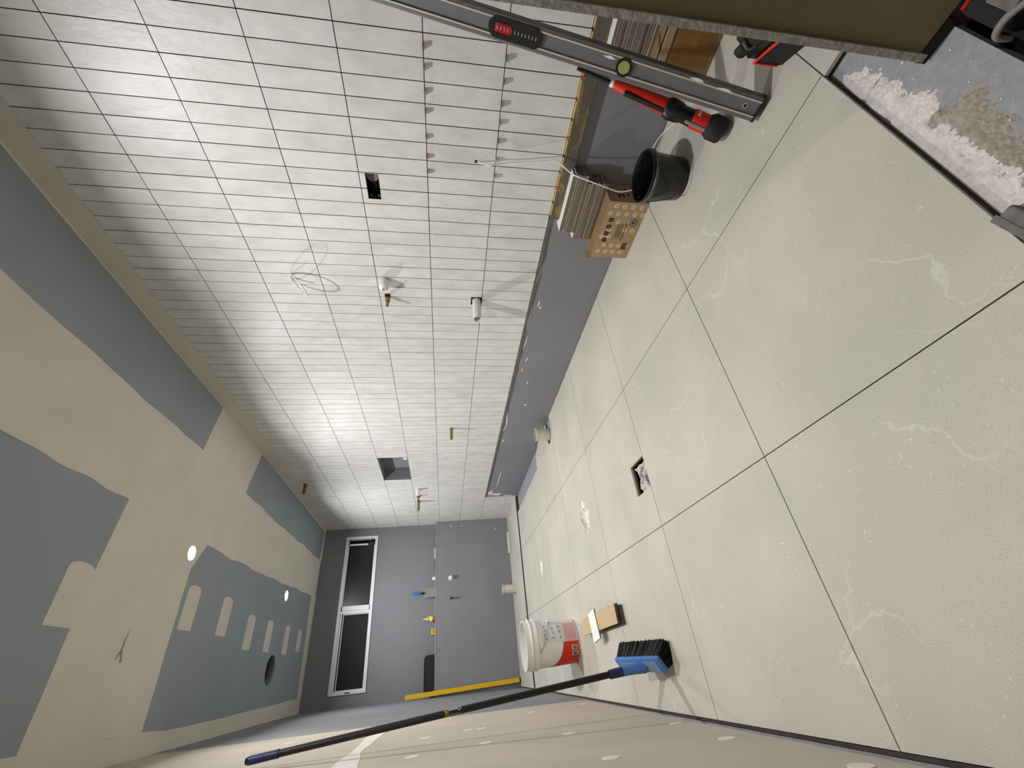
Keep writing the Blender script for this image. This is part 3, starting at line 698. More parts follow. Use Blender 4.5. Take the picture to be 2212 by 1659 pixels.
# ------------------------------------------------------------------ cordless tool behind the door lining
ct = thing('cordless_tool', (1.38, 0.345, 0), 'black cordless tool with red outlined battery standing on the floor beside the door lining', 'power tool')
CM = Matrix(((0.646, -0.763, 0, 1.350), (0.763, 0.646, 0, 0.370), (0, 0, 1, 0), (0, 0, 0, 1))) @ Matrix.Diagonal((1.0, 1.0, 1.35, 1.0))
b = MB(); b.M = CM; b.box((-0.118, -0.068, 0.0), (0.0, 0.0, 0.062), bev=0.008); bt = b.build('battery', M_BLACKM, ct, True)
b = MB(); b.M = CM; b.box((-0.112, -0.064, 0.0625), (-0.008, -0.004, 0.088), bev=0.006); b.build('battery_shoe', M_BLACK, ct, True)
b = MB(); b.M = CM; b.tube([(-0.006, 0.0005, 0.012), (-0.006, 0.0015, 0.066), (-0.060, 0.0015, 0.066), (-0.112, 0.0015, 0.064)], 0.0035, 8); b.build('red_trim', M_RED, bt, True)
b = MB(); b.M = CM; b.add([(-0.10, -0.058, 0.088), (-0.02, -0.058, 0.088), (-0.02, -0.008, 0.088), (-0.10, -0.008, 0.088), (-0.09, -0.05, 0.135), (-0.055, -0.05, 0.135), (-0.055, -0.016, 0.135), (-0.09, -0.016, 0.135)],
    [(0,3,2,1),(4,5,6,7),(0,1,5,4),(1,2,6,5),(2,3,7,6),(3,0,4,7)]); b.build('grip', M_BLACK, ct)
b = MB(); b.M = CM; b.cyl((-0.022, -0.03, 0.092), (0.010, -0.03, 0.092), 0.016, 0.014, 18); b.build('end_knob', M_BLACKM, ct, True)
b = MB(); b.M = CM; b.tube(spline([(-0.05, -0.012, 0.09), (-0.045, -0.004, 0.105), (-0.065, -0.006, 0.125)], 4), 0.003, 8); b.build('wire_clip', M_STEEL, ct, True)

# ------------------------------------------------------------------ tile boxes and stacked loose tiles
def box_of_tiles(x0, y0, y1, zt, label, printed):
    t = thing('tile_box', ((x0+XB)/2, (y0+y1)/2, 0), label, 'cardboard box')
    b = MB(); x1 = x0 + 0.148
    b.box((x0, y0, 0.0005), (x1, y1, zt)); b.build('carton', M_CARD if printed else M_CARDDK, t)
    if printed:
        b = MB()                                     # ring pattern on the face turned to the room
        def ring(y, z, r, ri, mb, n=14, x=x0-0.0006):
            vs = []; fs = []
            for k in range(n):
                a = 2*math.pi*k/n; vs += [(x, y+r*math.cos(a), z+r*math.sin(a)), (x, y+ri*math.cos(a), z+ri*math.sin(a))]
            for k in range(n): fs.append((2*k, 2*((k+1)%n), 2*((k+1)%n)+1, 2*k+1))
            mb.add(vs, fs)
        L = y1 - y0
        for (fy, zs) in [(0.07, (0.03, 0.072, 0.114, 0.156)), (0.19, (0.012, 0.05, 0.092, 0.134, 0.175)), (0.33, (0.12, 0.06)), (0.47, (0.03, 0.07, 0.15)), (0.60, (0.14, 0.178)), (0.76, (0.03, 0.07, 0.11, 0.15)), (0.88, (0.05, 0.09, 0.13, 0.17))]:
            for z in zs: ring(y0+L*fy, z, 0.0115, 0.0045, b)
        b.build('ring_print', M_PRINTW, t)['kind'] = 'stuff'
        b = MB()
        X = x0-0.0009
        for fy in (0.30, 0.42, 0.54, 0.66):           # four dark printed letters down the face
            yc = y0+L*fy; zc = 0.158
            b.box((X, yc-0.010, zc-0.011), (x0, yc-0.0045, zc+0.011)); b.box((X, yc+0.0045, zc-0.011), (x0, yc+0.010, zc+0.011))
            b.box((X, yc-0.010, zc-0.011), (x0, yc+0.010, zc-0.006)); b.box((X, yc-0.010, zc-0.002), (x0, yc+0.010, zc+0.002)); b.box((X, yc-0.010, zc+0.006), (x0, yc+0.010, zc+0.011))
        for k in range(5): b.box((X, y0+L*0.36, 0.085+k*0.007), (x0, y0+L*(0.64-0.04*(k % 2)), 0.0865+k*0.007))
        b.box((X, y0+L*0.34, 0.070), (x0, y0+L*0.66, 0.073))
        for k in range(4): b.box((X, y0+L*(0.70+0.035*k), 0.028), (x0, y0+L*(0.717+0.035*k), 0.052))
        for k in range(3): b.box((X, y0+0.02+L*0.66, 0.03+k*0.01), (x0, y0+L*0.72+0.03, 0.034+k*0.01))
        ring(y0+L*0.33, 0.042, 0.021, 0.0185, b, 20, X); b.build('dark_print', M_PRINTK, t)['kind'] = 'stuff'
        b = MB(); b.cyl((x0-0.0007, y0+L*0.33, 0.042), (x0, y0+L*0.33, 0.042), 0.0185, n=20); s_ = b.build('round_seal', mat('grey_seal', '#7d746a', 0.8), t)
        b = MB(); b.cyl((x0-0.0012, y0+L*0.33, 0.042), (x0-0.0006, y0+L*0.33, 0.042), 0.006, n=12); b.build('seal_dot', M_PRINTK, s_)
        b = MB()                                     # blocks of print on the end face
        for (fx, z, w, h) in [(0.35, 0.13, 0.03, 0.012), (0.35, 0.11, 0.03, 0.012), (0.42, 0.085, 0.018, 0.012), (0.5, 0.06, 0.016, 0.01), (0.7, 0.09, 0.02, 0.012), (0.72, 0.06, 0.018, 0.01), (0.8, 0.03, 0.016, 0.01)]:
            b.box((x0+0.148*fx-w/2, y0-0.0006, z), (x0+0.148*fx+w/2, y0, z+h))
        b.build('end_print', M_PRINTK, t)['kind'] = 'stuff'
        b = MB().box((x0+0.003, y0+0.003, zt), (x1-0.002, y1-0.003, zt+0.0008)); b.build('interior_shade_sheet', M_CARDDK, t)  # dark sheet stands in for the shaded inside of the open carton
        MB().add([(x0, y1, zt-0.002), (x0+0.06, y1, zt-0.002), (x0+0.055, y1+0.012, zt+0.022), (x0+0.004, y1+0.012, zt+0.024)], [(0, 1, 2, 3)]).build('open_flap', M_CARD, t)
    else:
        b = MB().box((x0-0.0008, y0+0.02, 0.02), (x0, y1-0.02, zt-0.04)); b.build('dark_print', mat('faded_print', '#7d5a28', 0.9, var=0.25, scale=20), t)
        b = MB().box((x0-0.004, y0, zt-0.03), (x0+0.012, y1, zt), bev=0.002); b.build('open_flap', M_CARD, t)
    return t
box_of_tiles(1.733, 1.047, 1.363, 0.195, 'printed brown cardboard tile box on the floor behind the black bucket', True)
box_of_tiles(1.733, 0.222, 0.528, 0.205, 'plain brown cardboard tile box behind the spirit level and door lining', False)
proto = {}
def loose_tile(x, y, z, rz, label, group):
    if 'e' not in proto:
        e = thing('loose_tile', (x, y, z), label, 'tile', group)
        b = MB(); b.box((-0.0365, -0.15, 0), (0.0365, 0.15, 0.0105)); bd = b.build('tile_body', M_TILESIDE); bd.parent = e
        b = MB(); b.box((-0.0365, -0.15, 0.0105), (0.0365, 0.15, 0.0110)); gz = b.build('glazed_face', M_TILETOP); gz.parent = e
        proto['e'] = (e, bd, gz); e.rotation_euler.z = rz; return e
    e0, bd, gz = proto['e']
    e = e0.copy(); COL.objects.link(e); e.location = (x, y, z); e.rotation_euler.z = rz
    for ch in (bd, gz):
        c = ch.copy(); COL.objects.link(c); c.parent = e
    tag(e, label, 'tile', group); return e
ordn = ['lowest', 'second', 'third', 'fourth', 'fifth', 'sixth', 'seventh', 'eighth', 'ninth', 'tenth', 'eleventh', 'twelfth', 'thirteenth', 'fourteenth', 'fifteenth']
def stack(n, xc, yc, z0, where, grp, jit):
    for k in range(n):
        nm = 'topmost' if k == n-1 else ordn[k]
        dx, dy = jit(k)
        loose_tile(xc+dx, yc+dy, z0+k*0.0112, random.uniform(-0.004, 0.004), f'{nm} white tile from the bottom of the stack {where}' if k < n-1 else f'topmost white tile of the stack {where}', grp)
stack(16, 1.846, 1.162, 0.1962, 'on the printed cardboard box', 'white tiles stacked on the printed box', lambda k: (-0.001 + random.uniform(-0.0015, 0.0015), (0.0 if k < 9 else -0.03) + random.uniform(-0.004, 0.004) - (0.008 if k > 12 else 0)))
stack(14, 1.846, 0.376, 0.2065, 'on the plain cardboard box', 'white tiles stacked on the plain box', lambda k: (-0.001 + random.uniform(-0.0015, 0.0015), random.uniform(-0.003, 0.003)))

# ------------------------------------------------------------------ small black bucket
bx, by = 1.592, 0.845
bk = thing('black_bucket', (bx, by, 0), 'small black plastic bucket with mortar specks beside the printed tile box', 'bucket')
b = MB(); prof = [(0.077, 0.0), (0.080, 0.006), (0.094, 0.150), (0.099, 0.152), (0.099, 0.160), (0.092, 0.160), (0.088, 0.15), (0.075, 0.012), (0.0, 0.012)]
b.lathe(prof, 36, 0, (bx, by, 0), True, False); b.build('bucket_body', M_BLACK, bk, True)
b = MB(); b.lathe([(0.0995, 0.137), (0.1015, 0.140), (0.1015, 0.147), (0.0985, 0.149)], 36, 0, (bx, by, 0), False, False); b.build('rim_band', mat('scuffed_black_rim', '#4b4d4f', 0.4), bk, True)
b = MB(); r_ = random.Random(5)
for k in range(15):
    a = r_.uniform(-0.6, 2.6); z = r_.uniform(0.05, 0.145); rad = 0.075 + (z-0.012)/0.138*0.0125
    s = r_.choice((0.0015, 0.002, 0.003, 0.009)); p = Vector((bx+rad*math.cos(a), by+rad*math.sin(a), z)); tng = Vector((-math.sin(a), math.cos(a), 0)); inn = Vector((-math.cos(a), -math.sin(a), 0))
    vs = [p + tng*s*math.cos(t*1.047)*r_.uniform(0.6, 1.4) + Vector((0,0,1))*s*math.sin(t*1.047) + inn*0.0012 for t in range(6)]
    b.add(vs, [(5,4,3,2,1,0)])
b.build('mortar_specks', M_GREYPL, bk)['kind'] = 'stuff'
b = MB(); b.tube(spline([(bx-0.055, by-0.088, 0.143), (bx-0.10, by-0.05, 0.085), (bx-0.112, by+0.005, 0.055), (bx-0.094, by+0.04, 0.09), (bx-0.083, by+0.058, 0.143)]), 0.002); b.build('wire_handle', M_BLACKM, bk, True)

# ------------------------------------------------------------------ cables
b = MB(); b.tube(spline([(1.884, 0.988, 0.812), (1.85, 0.985, 0.785), (1.83, 0.977, 0.751), (1.845, 0.968, 0.668), (1.838, 0.949, 0.547), (1.835, 0.935, 0.466), (1.82, 0.948, 0.433), (1.76, 0.951, 0.394), (1.725, 0.95, 0.344), (1.706, 0.961, 0.269), (1.702, 0.979, 0.19), (1.703, 0.972, 0.14), (1.705, 0.95, 0.08), (1.75, 0.94, 0.02), (1.81, 0.92, 0.004), (1.851, 0.872, 0.03), (1.862, 0.826, 0.022), (1.864, 0.787, 0.004), (1.80, 0.72, 0.004)], 8), 0.0028, 8)
tag(b.build('white_cable', M_WHITE, None, True), 'thin white cable hanging from the tiled wall over the timber batten to the floor', 'cable')
hole_ = Vector((1.868, 1.702, 1.782)); tip_ = Vector((1.745, 1.703, 1.682)); cen_ = (hole_+tip_)/2; a_ = (tip_-hole_)/2
vw = (cen_ - Vector((0, 0, H))); vw = (vw - a_*vw.dot(a_)/a_.length_squared).normalized(); sd_ = vw.cross(a_).normalized()
lp_ = [(1.884, 1.702, 1.782)]
for k in range(1, 22):
    th = 2*math.pi*k/22; lp_.append(cen_ - a_*math.cos(th) + vw*0.055*math.sin(th) + sd_*0.010*math.sin(th))
lp_ += [cen_ - a_*0.6 + sd_*0.012, cen_ + a_*0.05 + sd_*0.008]
b = MB(); b.tube(spline(lp_, 4), 0.0045, 8)
tag(b.build('cable_loop', M_WHITE, None, True), 'white cable looped out of a hole high on the tiled wall', 'cable')

# ------------------------------------------------------------------ wall services
def stub(name, label, cat, y, z, parts, hole=None, group=None):
    t = thing(name, (XW, y, z), label, cat, group)
    for (nm, x0, x1, r0, r1, m) in parts:
        b = MB(); b.cyl((x0, y, z), (x1, y, z), r0, r1, 20); b.build(nm, m, t, True)
    if hole: 
        b = MB(); b.box((1.8745, hole[0], hole[2]), (1.8757, hole[1], hole[3])); b.build('dark_hole', M_BLACKM, t)
    return t
pp = thing('waste_pipe', (XW, 1.845, 0.759), 'white waste pipe sticking out of a dark notch in the tiled wall', 'pipe')
b = MB(); b.M = Matrix.Translation((1.884, 1.845, 0.759)) @ Matrix.Rotation(-math.pi/2, 4, 'Y')
b.lathe([(0.025, 0.0), (0.025, 0.164), (0.022, 0.164), (0.022, 0.06), (0.0, 0.06)], 28, 0, (0,0,0), True, False); b.build('pipe_body', M_PVCW, pp, True)
b = MB().box((1.8745, PIPEH[0], PIPEH[2]), (1.8757, PIPEH[1], PIPEH[3])); b.build('dark_notch', M_BLACKM, pp)
stub('pipe_cap', 'round white capped pipe on the tiled wall above the brass valve', 'pipe', 1.706, 1.289,
     [('collar', 1.876, 1.846, 0.018, 0.018, M_WHITE), ('cap_body', 1.858, 1.815, 0.030, 0.026, M_WHITE), ('cap_nose', 1.815, 1.80, 0.026, 0.012, M_WHITE), ('screw', 1.80, 1.795, 0.005, 0.005, M_STEEL)], CAPH)
stub('brass_valve', 'brass pipe fitting in a dark hole beside the white capped pipe', 'pipe fitting', 1.824, 1.281,
     [('collar', 1.876, 1.85, 0.010, 0.010, M_BLACKM), ('nut', 1.85, 1.825, 0.014, 0.013, M_BRASS), ('spout', 1.825, 1.79, 0.010, 0.008, M_BRASS)], VALVEH)
stub('brass_stub', 'single brass pipe stub low on the tiled wall before the niche', 'pipe fitting', 3.484, 0.89,
     [('collar', 1.876, 1.85, 0.016, 0.014, M_BRASS), ('stub', 1.85, 1.77, 0.014, 0.013, M_BRASS), ('tip', 1.77, 1.755, 0.010, 0.008, M_BRASS)], None)
stub('copper_stub', 'copper brown pipe stub high on the tiled wall near the ceiling', 'pipe fitting', 4.723, 2.477,
     [('collar', 1.873, 1.86, 0.020, 0.018, M_COPPER), ('stub', 1.86, 1.77, 0.017, 0.016, M_COPPER), ('tip', 1.77, 1.755, 0.012, 0.010, M_COPPER)])
stub('white_tap_cover', 'white capped pipe, nearest of three beside the niche', 'pipe', 5.03, 1.27,
     [('collar', 1.873, 1.855, 0.020, 0.020, M_WHITE), ('cap_body', 1.855, 1.80, 0.026, 0.022, M_WHITE)])
stub('brass_mixer_stub', 'brass pipe fitting, middle of three beside the niche', 'pipe fitting', 5.235, 1.275,
     [('collar', 1.873, 1.85, 0.024, 0.024, M_BRASS), ('stub', 1.85, 1.80, 0.013, 0.013, M_BRASS)])
stub('grey_tap_stub', 'grey pipe stub, farthest of three beside the niche', 'pipe fitting', 5.45, 1.285,
     [('collar', 1.873, 1.855, 0.022, 0.022, M_STEEL), ('stub', 1.855, 1.76, 0.018, 0.017, M_GREYPL), ('tip', 1.76, 1.74, 0.012, 0.010, M_GREYPL)])
def floor_pipe(x, y, h, r, label):
    t = thing('waste_stub', (x, y, -0.02), label, 'pipe', 'waste pipe stubs in the floor')
    b = MB(); b.lathe([(r, -0.02), (r, h), (r-0.006, h), (r-0.006, h-0.07), (0, h-0.07)], 32, 0, (x, y, 0), True, False); b.build('pipe_body', M_PVC, t, True)
    b = MB(); b.lathe([(r+0.0015, h-0.022), (r+0.003, h-0.018), (r+0.003, h), (r, h+0.001)], 32, 0, (x, y, 0), False, False); b.build('socket_rim', M_PVC, t, True)
floor_pipe(1.735, 3.385, 0.125, 0.055, 'short cream waste pipe stub in a floor notch beside the tiled wall')
floor_pipe(0.846, 6.130, 0.195, 0.056, 'cream waste pipe stub standing on the floor by the far grey half wall')
def end_stub(name, x, z, r, L, m, label, cat):
    t = thing(name, (x, YE2, z), label, cat)
    b = MB(); b.cyl((x, YE2+0.0, z), (x, YE2-L, z), r, r*0.9, 20); b.build('stub', m, t, True)
    b = MB(); b.cyl((x, YE2, z), (x, YE2-0.006, z), r*1.25, n=20); b.build('flange', m, t, True)
    b = MB(); b.cyl((x, YE2-L, z), (x, YE2-L-0.008, z), r*0.8, r*0.5, 16); b.build('tip', m, t, True)
end_stub('white_plug', 1.083, 0.870, 0.026, 0.05, M_WHITE, 'white round plug on the far grey half wall', 'plug')
end_stub('dark_stub', 0.83, 0.866, 0.014, 0.06, mat('dark_pipe', '#3a3632', 0.5), 'small dark pipe stub on the far grey half wall', 'pipe fitting')
b = MB(); b.box((1.36, YE2-0.010, 0.0145), (1.655, YE2-0.0005, 0.034), bev=0.002)
tag(b.build('trim_strip', M_WHITE), 'thin white plastic strip on the floor against the far half wall', 'strip')

# tile wedges in the two lowest open joints
r5 = [0.589, 0.653, 0.733, 0.803, 0.900, 0.982, 1.050]; c5 = [M_REDDK, M_GREYPL, M_GREYPL, M_GREYPL, M_GREYPL, M_REDDK, M_GREYPL]
r6 = [0.596, 0.671, 0.749, 0.818, 0.893, 0.973, 1.047]; c6 = [M_GREEN, M_GREEN, M_GREEN, M_GREYPL, M_GREEN, M_EDGEYEL, M_GREYPL]
pos = ['nearest the door', 'second from the door', 'third from the door', 'middle', 'fifth from the door', 'sixth from the door', 'farthest from the door']
for (zj, ys, cs, nm) in ((ROWS[5], r5, c5, 'upper'), (ROWS[6], r6, c6, 'lower')):
    for i, (y, m) in enumerate(zip(ys, cs)):
        b = MB(); b.add([(1.8745, y-0.014, zj-0.0008), (1.8745, y+0.014, zj-0.0008), (1.8745, y+0.014, zj+0.0008), (1.8745, y-0.014, zj+0.0008),
                         (1.852, y-0.010, zj-0.0022), (1.852, y+0.004, zj-0.0022), (1.852, y+0.004, zj+0.0022), (1.852, y-0.010, zj+0.0022)],
                        [(0,1,2,3),(7,6,5,4),(4,5,1,0),(5,6,2,1),(6,7,3,2),(7,4,0,3)])
        cn = {M_REDDK: 'red', M_GREYPL: 'grey', M_GREEN: 'green', M_EDGEYEL: 'yellow'}[m]
        tag(b.build('tile_wedge', m), f'{cn} plastic wedge in the {nm} tile joint above the batten, {pos[i]}', 'wedge', 'plastic wedges in the wall tile joints')

# ------------------------------------------------------------------ things on the ledge
yl = YE2 + 0.075
tr = thing('trowel', (0.92, yl, ZLEDGE), 'steel trowel with blue handle standing on the ledge under the window', 'trowel')
b = MB(); b.add([(0.872, yl-0.02, ZLEDGE), (0.985, yl-0.02, ZLEDGE+0.004), (1.0, YE1-0.010, ZLEDGE+0.165), (0.868, YE1-0.010, ZLEDGE+0.16),
                 (0.872, yl-0.016, ZLEDGE), (0.985, yl-0.016, ZLEDGE+0.004), (1.0, YE1-0.006, ZLEDGE+0.165), (0.868, YE1-0.006, ZLEDGE+0.16)],
                [(0,1,2,3),(7,6,5,4),(0,4,5,1),(1,5,6,2),(2,6,7,3),(3,7,4,0)]); b.build('blade', M_STEEL, tr)
b = MB(); b.cyl((0.935, YE1-0.022, ZLEDGE+0.15), (0.935, YE1-0.028, ZLEDGE+0.20), 0.010, 0.012, 12); b.build('shank', M_BLACKM, tr, True)
b = MB(); b.tube([(0.935, YE1-0.028, ZLEDGE+0.195), (0.936, YE1-0.03, ZLEDGE+0.22), (0.94, YE1-0.028, ZLEDGE+0.28), (0.943, YE1-0.027, ZLEDGE+0.315)], [0.013, 0.017, 0.019, 0.013], 14); b.build('handle', M_BLUE, tr, True)
bo = thing('glue_bottle', (0.612, yl, ZLEDGE), 'small yellow squeeze bottle with red base on the ledge', 'bottle')
b = MB(); b.lathe([(0.030, 0.0), (0.032, 0.004), (0.032, 0.022), (0.030, 0.024)], 20, 0, (0.612, yl, ZLEDGE)); b.build('red_base', M_RED, bo, True)
b = MB(); b.lathe([(0.0325, 0.024), (0.033, 0.075), (0.028, 0.10), (0.014, 0.11)], 20, 0, (0.612, yl, ZLEDGE)); b.build('bottle_body', M_YELLOW, bo, True)
b = MB(); b.lathe([(0.012, 0.11), (0.010, 0.125), (0.004, 0.155), (0.003, 0.165)], 14, 0, (0.612, yl, ZLEDGE)); b.build('nozzle', M_WHITE, bo, True)
b = MB(); b.box((0.580, yl-0.034, ZLEDGE+0.045), (0.636, yl-0.030, ZLEDGE+0.070)); b.build('label', M_WHITE, bo)
yb = thing('yellow_pack', (0.46, yl, ZLEDGE), 'small yellow box on the ledge between the bottle and the black float', 'box')
b = MB(); b.box((0.425, yl-0.02, ZLEDGE), (0.494, yl+0.02, ZLEDGE+0.055), bev=0.003); b.build('pack_body', M_YELLOW, yb)
b = MB(); b.box((0.44, yl-0.0208, ZLEDGE+0.015), (0.48, yl-0.0198, ZLEDGE+0.022)); b.build('print', M_BARC, yb)
fl = thing('tool_pouch', (0.0, yl, ZLEDGE), 'long black rounded tool pouch lying on the ledge in the left corner', 'pouch')
b = MB(); pr = [(0.205, 0.0), (0.205, 0.085), (0.198, 0.108), (0.182, 0.125), (0.16, 0.135), (-0.17, 0.135), (-0.19, 0.13), (-0.195, 0.0)]
b.M = Matrix(((1,0,0,0),(0,0,-1,yl-0.015),(0,1,0,ZLEDGE),(0,0,0,1))); b.prism(pr, -0.03, 0.045); b.build('pouch_body', M_BLACKM, fl)
b = MB(); b.box((-0.18, yl-0.062, ZLEDGE+0.125), (0.12, yl-0.058, ZLEDGE+0.131)); b.build('seam', M_BLACK, fl)
gl = thing('metal_bar', (1.46, yl-0.03, ZLEDGE), 'grey metal bar with a pale block lying on the ledge near the tiled wall', 'bar')
b = MB(); b.box((1.19, yl-0.045, ZLEDGE), (1.46, yl-0.025, ZLEDGE+0.020), bev=0.002); b.build('bar', mat('dull_bar', '#6a6458', 0.6), gl)
b = MB(); b.box((1.35, yl-0.060, ZLEDGE), (1.50, yl-0.046, ZLEDGE+0.026), bev=0.003); b.build('pale_block', M_LEVELRIB, gl)
b = MB(); b.box((1.50, yl-0.05, ZLEDGE), (1.76, yl-0.035, ZLEDGE+0.018), bev=0.002)
tag(b.build('flat_scraper', M_STEEL), 'short grey metal strip lying on the ledge closest to the tiled wall', 'strip')
b = MB(); b.lathe([(0.022, 0.0), (0.026, 0.01), (0.026, 0.03), (0.016, 0.045)], 18, 0, (1.105, yl, ZLEDGE))
tag(b.build('white_stopper', M_WHITE, None, True), 'small round white stopper on the ledge beside the trowel', 'stopper')
# yellow level in the corner
Yb = Vector((-0.160, 6.352, 0.028)); Yt = Vector((-0.208, 6.362, 1.425)); dy_ = (Yt-Yb).normalized()
wx = Vector((1,0,0)); wx = (wx - dy_*wx.dot(dy_)).normalized(); ny_ = dy_.cross(wx)
YM = Matrix(((wx.x, ny_.x, dy_.x, Yb.x), (wx.y, ny_.y, dy_.y, Yb.y), (wx.z, ny_.z, dy_.z, Yb.z), (0,0,0,1)))
yv = thing('yellow_straightedge', (Yb.x, Yb.y, 0), 'long thin yellow straight edge leaning in the far left corner', 'straight edge')
b = MB(); b.M = YM; b.box((-0.024, -0.011, 0.004), (0.024, 0.011, (Yt-Yb).length), bev=0.002); b.build('bar', M_YELLOW, yv)
b = MB(); b.M = YM; b.box((-0.025, -0.012, -0.012), (0.025, 0.012, 0.004)); b.build('end_cap', M_BLACKM, yv)

# ------------------------------------------------------------------ white 20 litre bucket
cx, cy = 0.110, 3.565
wb = thing('white_bucket', (cx, cy, 0), 'large white plastic bucket with red printed panel standing on the floor', 'bucket')
R0_, R1_ = 0.138, 0.155
def rad(z): return R0_ + (R1_-R0_)*z/0.36
b = MB(); b.lathe([(0.130, 0.0), (R0_, 0.008), (rad(0.30), 0.30), (rad(0.305)+0.010, 0.302), (rad(0.32)+0.010, 0.318), (rad(0.33)+0.002, 0.320), (rad(0.34)+0.002, 0.34), (rad(0.345)+0.009, 0.343), (rad(0.35)+0.009, 0.352), (rad(0.36)+0.002, 0.355),
                   (rad(0.38)+0.002, 0.385), (rad(0.38)-0.004, 0.386), (rad(0.36)-0.005, 0.36), (0.130, 0.010), (0.0, 0.010)], 56, 0, (cx, cy, 0), True, False)
b.build('bucket_body', M_OFFWHITE, wb, True)
b = MB(); b.lathe([(rad(0.38)-0.0045, 0.3845), (rad(0.38)-0.0045, 0.3875), (rad(0.38)+0.003, 0.3875), (rad(0.38)+0.003, 0.3845)], 56, 0, (cx, cy, 0), False, False); b.build('rim', M_WHITE, wb, True)
def panel(name, a0, a1, zf0, zf1, m, off=0.0008, n=24, par=wb):
    vs = []; fs = []
    for k in range(n+1):
        t = k/n; a = math.radians(a0+(a1-a0)*t); z0 = zf0(t) if callable(zf0) else zf0; z1 = zf1(t) if callable(zf1) else zf1
        for z in (z0, z1): vs.append((cx+(rad(z)+off)*math.cos(a), cy+(rad(z)+off)*math.sin(a), z))
    for k in range(n): fs.append((2*k, 2*k+2, 2*k+3, 2*k+1) if a1 > a0 else (2*k, 2*k+1, 2*k+3, 2*k+2))
    return MB().add(vs, fs).build(name, m, par)
# camera looks from about -92 degrees
rp = panel('red_panel', 170, 268, 0.010, lambda t: 0.122 + 0.115*max(0, 1-t)**1.7 , M_RED)
panel('pink_panel', 269, 325, 0.015, 0.105, M_PINK)
lp = panel('label_panel', 269, 330, 0.108, 0.275, M_LABEL)
for (a0, z0, w, h) in [(276,0.235,5,0.02),(284,0.245,7,0.012),(296,0.235,6,0.018),(308,0.24,7,0.015),(277,0.175,4,0.03),(287,0.18,9,0.01),(300,0.185,8,0.012),(276,0.128,8,0.012),(290,0.13,10,0.006),(290,0.142,10,0.004),(305,0.13,8,0.02)]:
    panel('print', a0, a0+w, z0, z0+h, M_INK if h > 0.005 else M_BARC, 0.0016, 4, lp)
for k in range(9): panel('print', 274, 318, 0.022+k*0.009, 0.0245+k*0.009, mat('pink_ink', '#c58f93', 0.7) if k == 0 else bpy.data.materials['pink_ink'], 0.0014, 8, None or wb)
bp_ = panel('barcode_panel', 246, 258, 0.020, 0.062, M_LABEL, 0.0016, 6, rp)
panel('barcode_panel', 230, 242, 0.018, 0.058, M_LABEL, 0.0016, 6, rp)
b = MB()
for k in range(9):
    for (A, B_) in ((247, 257), (231, 241)):
        a = A + (B_-A)*k/9
        vs = []
        for aa in (a, a+0.55+0.3*(k % 2)):
            for z in (0.026, 0.054): vs.append((cx+(rad(z)+0.0024)*math.cos(math.radians(aa)), cy+(rad(z)+0.0024)*math.sin(math.radians(aa)), z))
        b.add(vs, [(0, 2, 3, 1)])
b.build('barcode_bars', M_BARC, rp)['kind'] = 'stuff'
pa = [math.radians(d_) for d_ in (248, 262, 280, 300, 318, 330)]; pz = [0.296, 0.27, 0.245, 0.222, 0.205, 0.205]
b = MB(); b.tube(spline([(cx+(rad(z)+0.006+0.012*math.sin(i*0.63))*math.cos(a), cy+(rad(z)+0.006+0.012*math.sin(i*0.63))*math.sin(a), z) for i, (a, z) in enumerate(zip(pa, pz))]), 0.0022); hd = b.build('wire_handle', M_STEEL, wb, True)
a = math.radians(326); b = MB(); b.cyl((cx+(rad(0.2)+0.010)*math.cos(a-0.06), cy+(rad(0.2)+0.010)*math.sin(a-0.06), 0.206), (cx+(rad(0.2)+0.010)*math.cos(a+0.10), cy+(rad(0.2)+0.010)*math.sin(a+0.10), 0.206), 0.009, n=12); b.build('grip', M_WHITE, hd, True)

# ------------------------------------------------------------------ boards and tile offcut in front of the bucket
bs = []
def board(x, y, z, l, w, h, rz, m, label):
    t = thing('offcut_board', (x, y, z), label, 'board', 'offcut boards in front of the white bucket')
    t.rotation_euler.z = rz; MX = Matrix.Translation((x, y, z)) @ Matrix.Rotation(rz, 4, 'Z')
    b = MB(); b.M = MX; b.box((-w/2, -l/2, 0), (w/2, l/2, h-0.0012), bev=0.0006); b.build('board_core', M_DKSTACK, t)
    b = MB(); b.M = MX; b.box((-w/2, -l/2, h-0.0012), (w/2, l/2, h)); b.build('top_face', m, t)
rz = math.radians(1.5)
board(0.168, 2.640, 0.0, 0.34, 0.088, 0.018, rz, M_DKSTACK, 'dark lower offcut board, longest at the near end of the stack')
board(0.174, 2.790, 0.0185, 0.62, 0.094, 0.014, rz, M_DKSTACK, 'dark middle offcut board under the tan topped one')
board(0.170, 2.800, 0.033, 0.66, 0.092, 0.012, rz, M_TAN, 'tan topped upper offcut board running towards the white bucket')
b = MB(); b.M = Matrix.Translation((0.155, 2.86, 0.0475)) @ Matrix.Rotation(math.radians(12), 4, 'Z') @ Matrix.Rotation(math.radians(6), 4, 'X')
oc = thing('tile_offcut', (0.155, 2.86, 0.047), 'white tile offcut lying crosswise on the tan offcut board', 'tile')
b.box((-0.083, -0.05, 0.0), (0.078, 0.05, 0.007), 0); b.build('tile_body', M_TILESIDE, oc)
b2 = MB(); b2.M = b.M; b2.box((-0.083, -0.05, 0.007), (0.078, 0.05, 0.0085)); b2.build('glazed_face', M_TILETOP, oc)

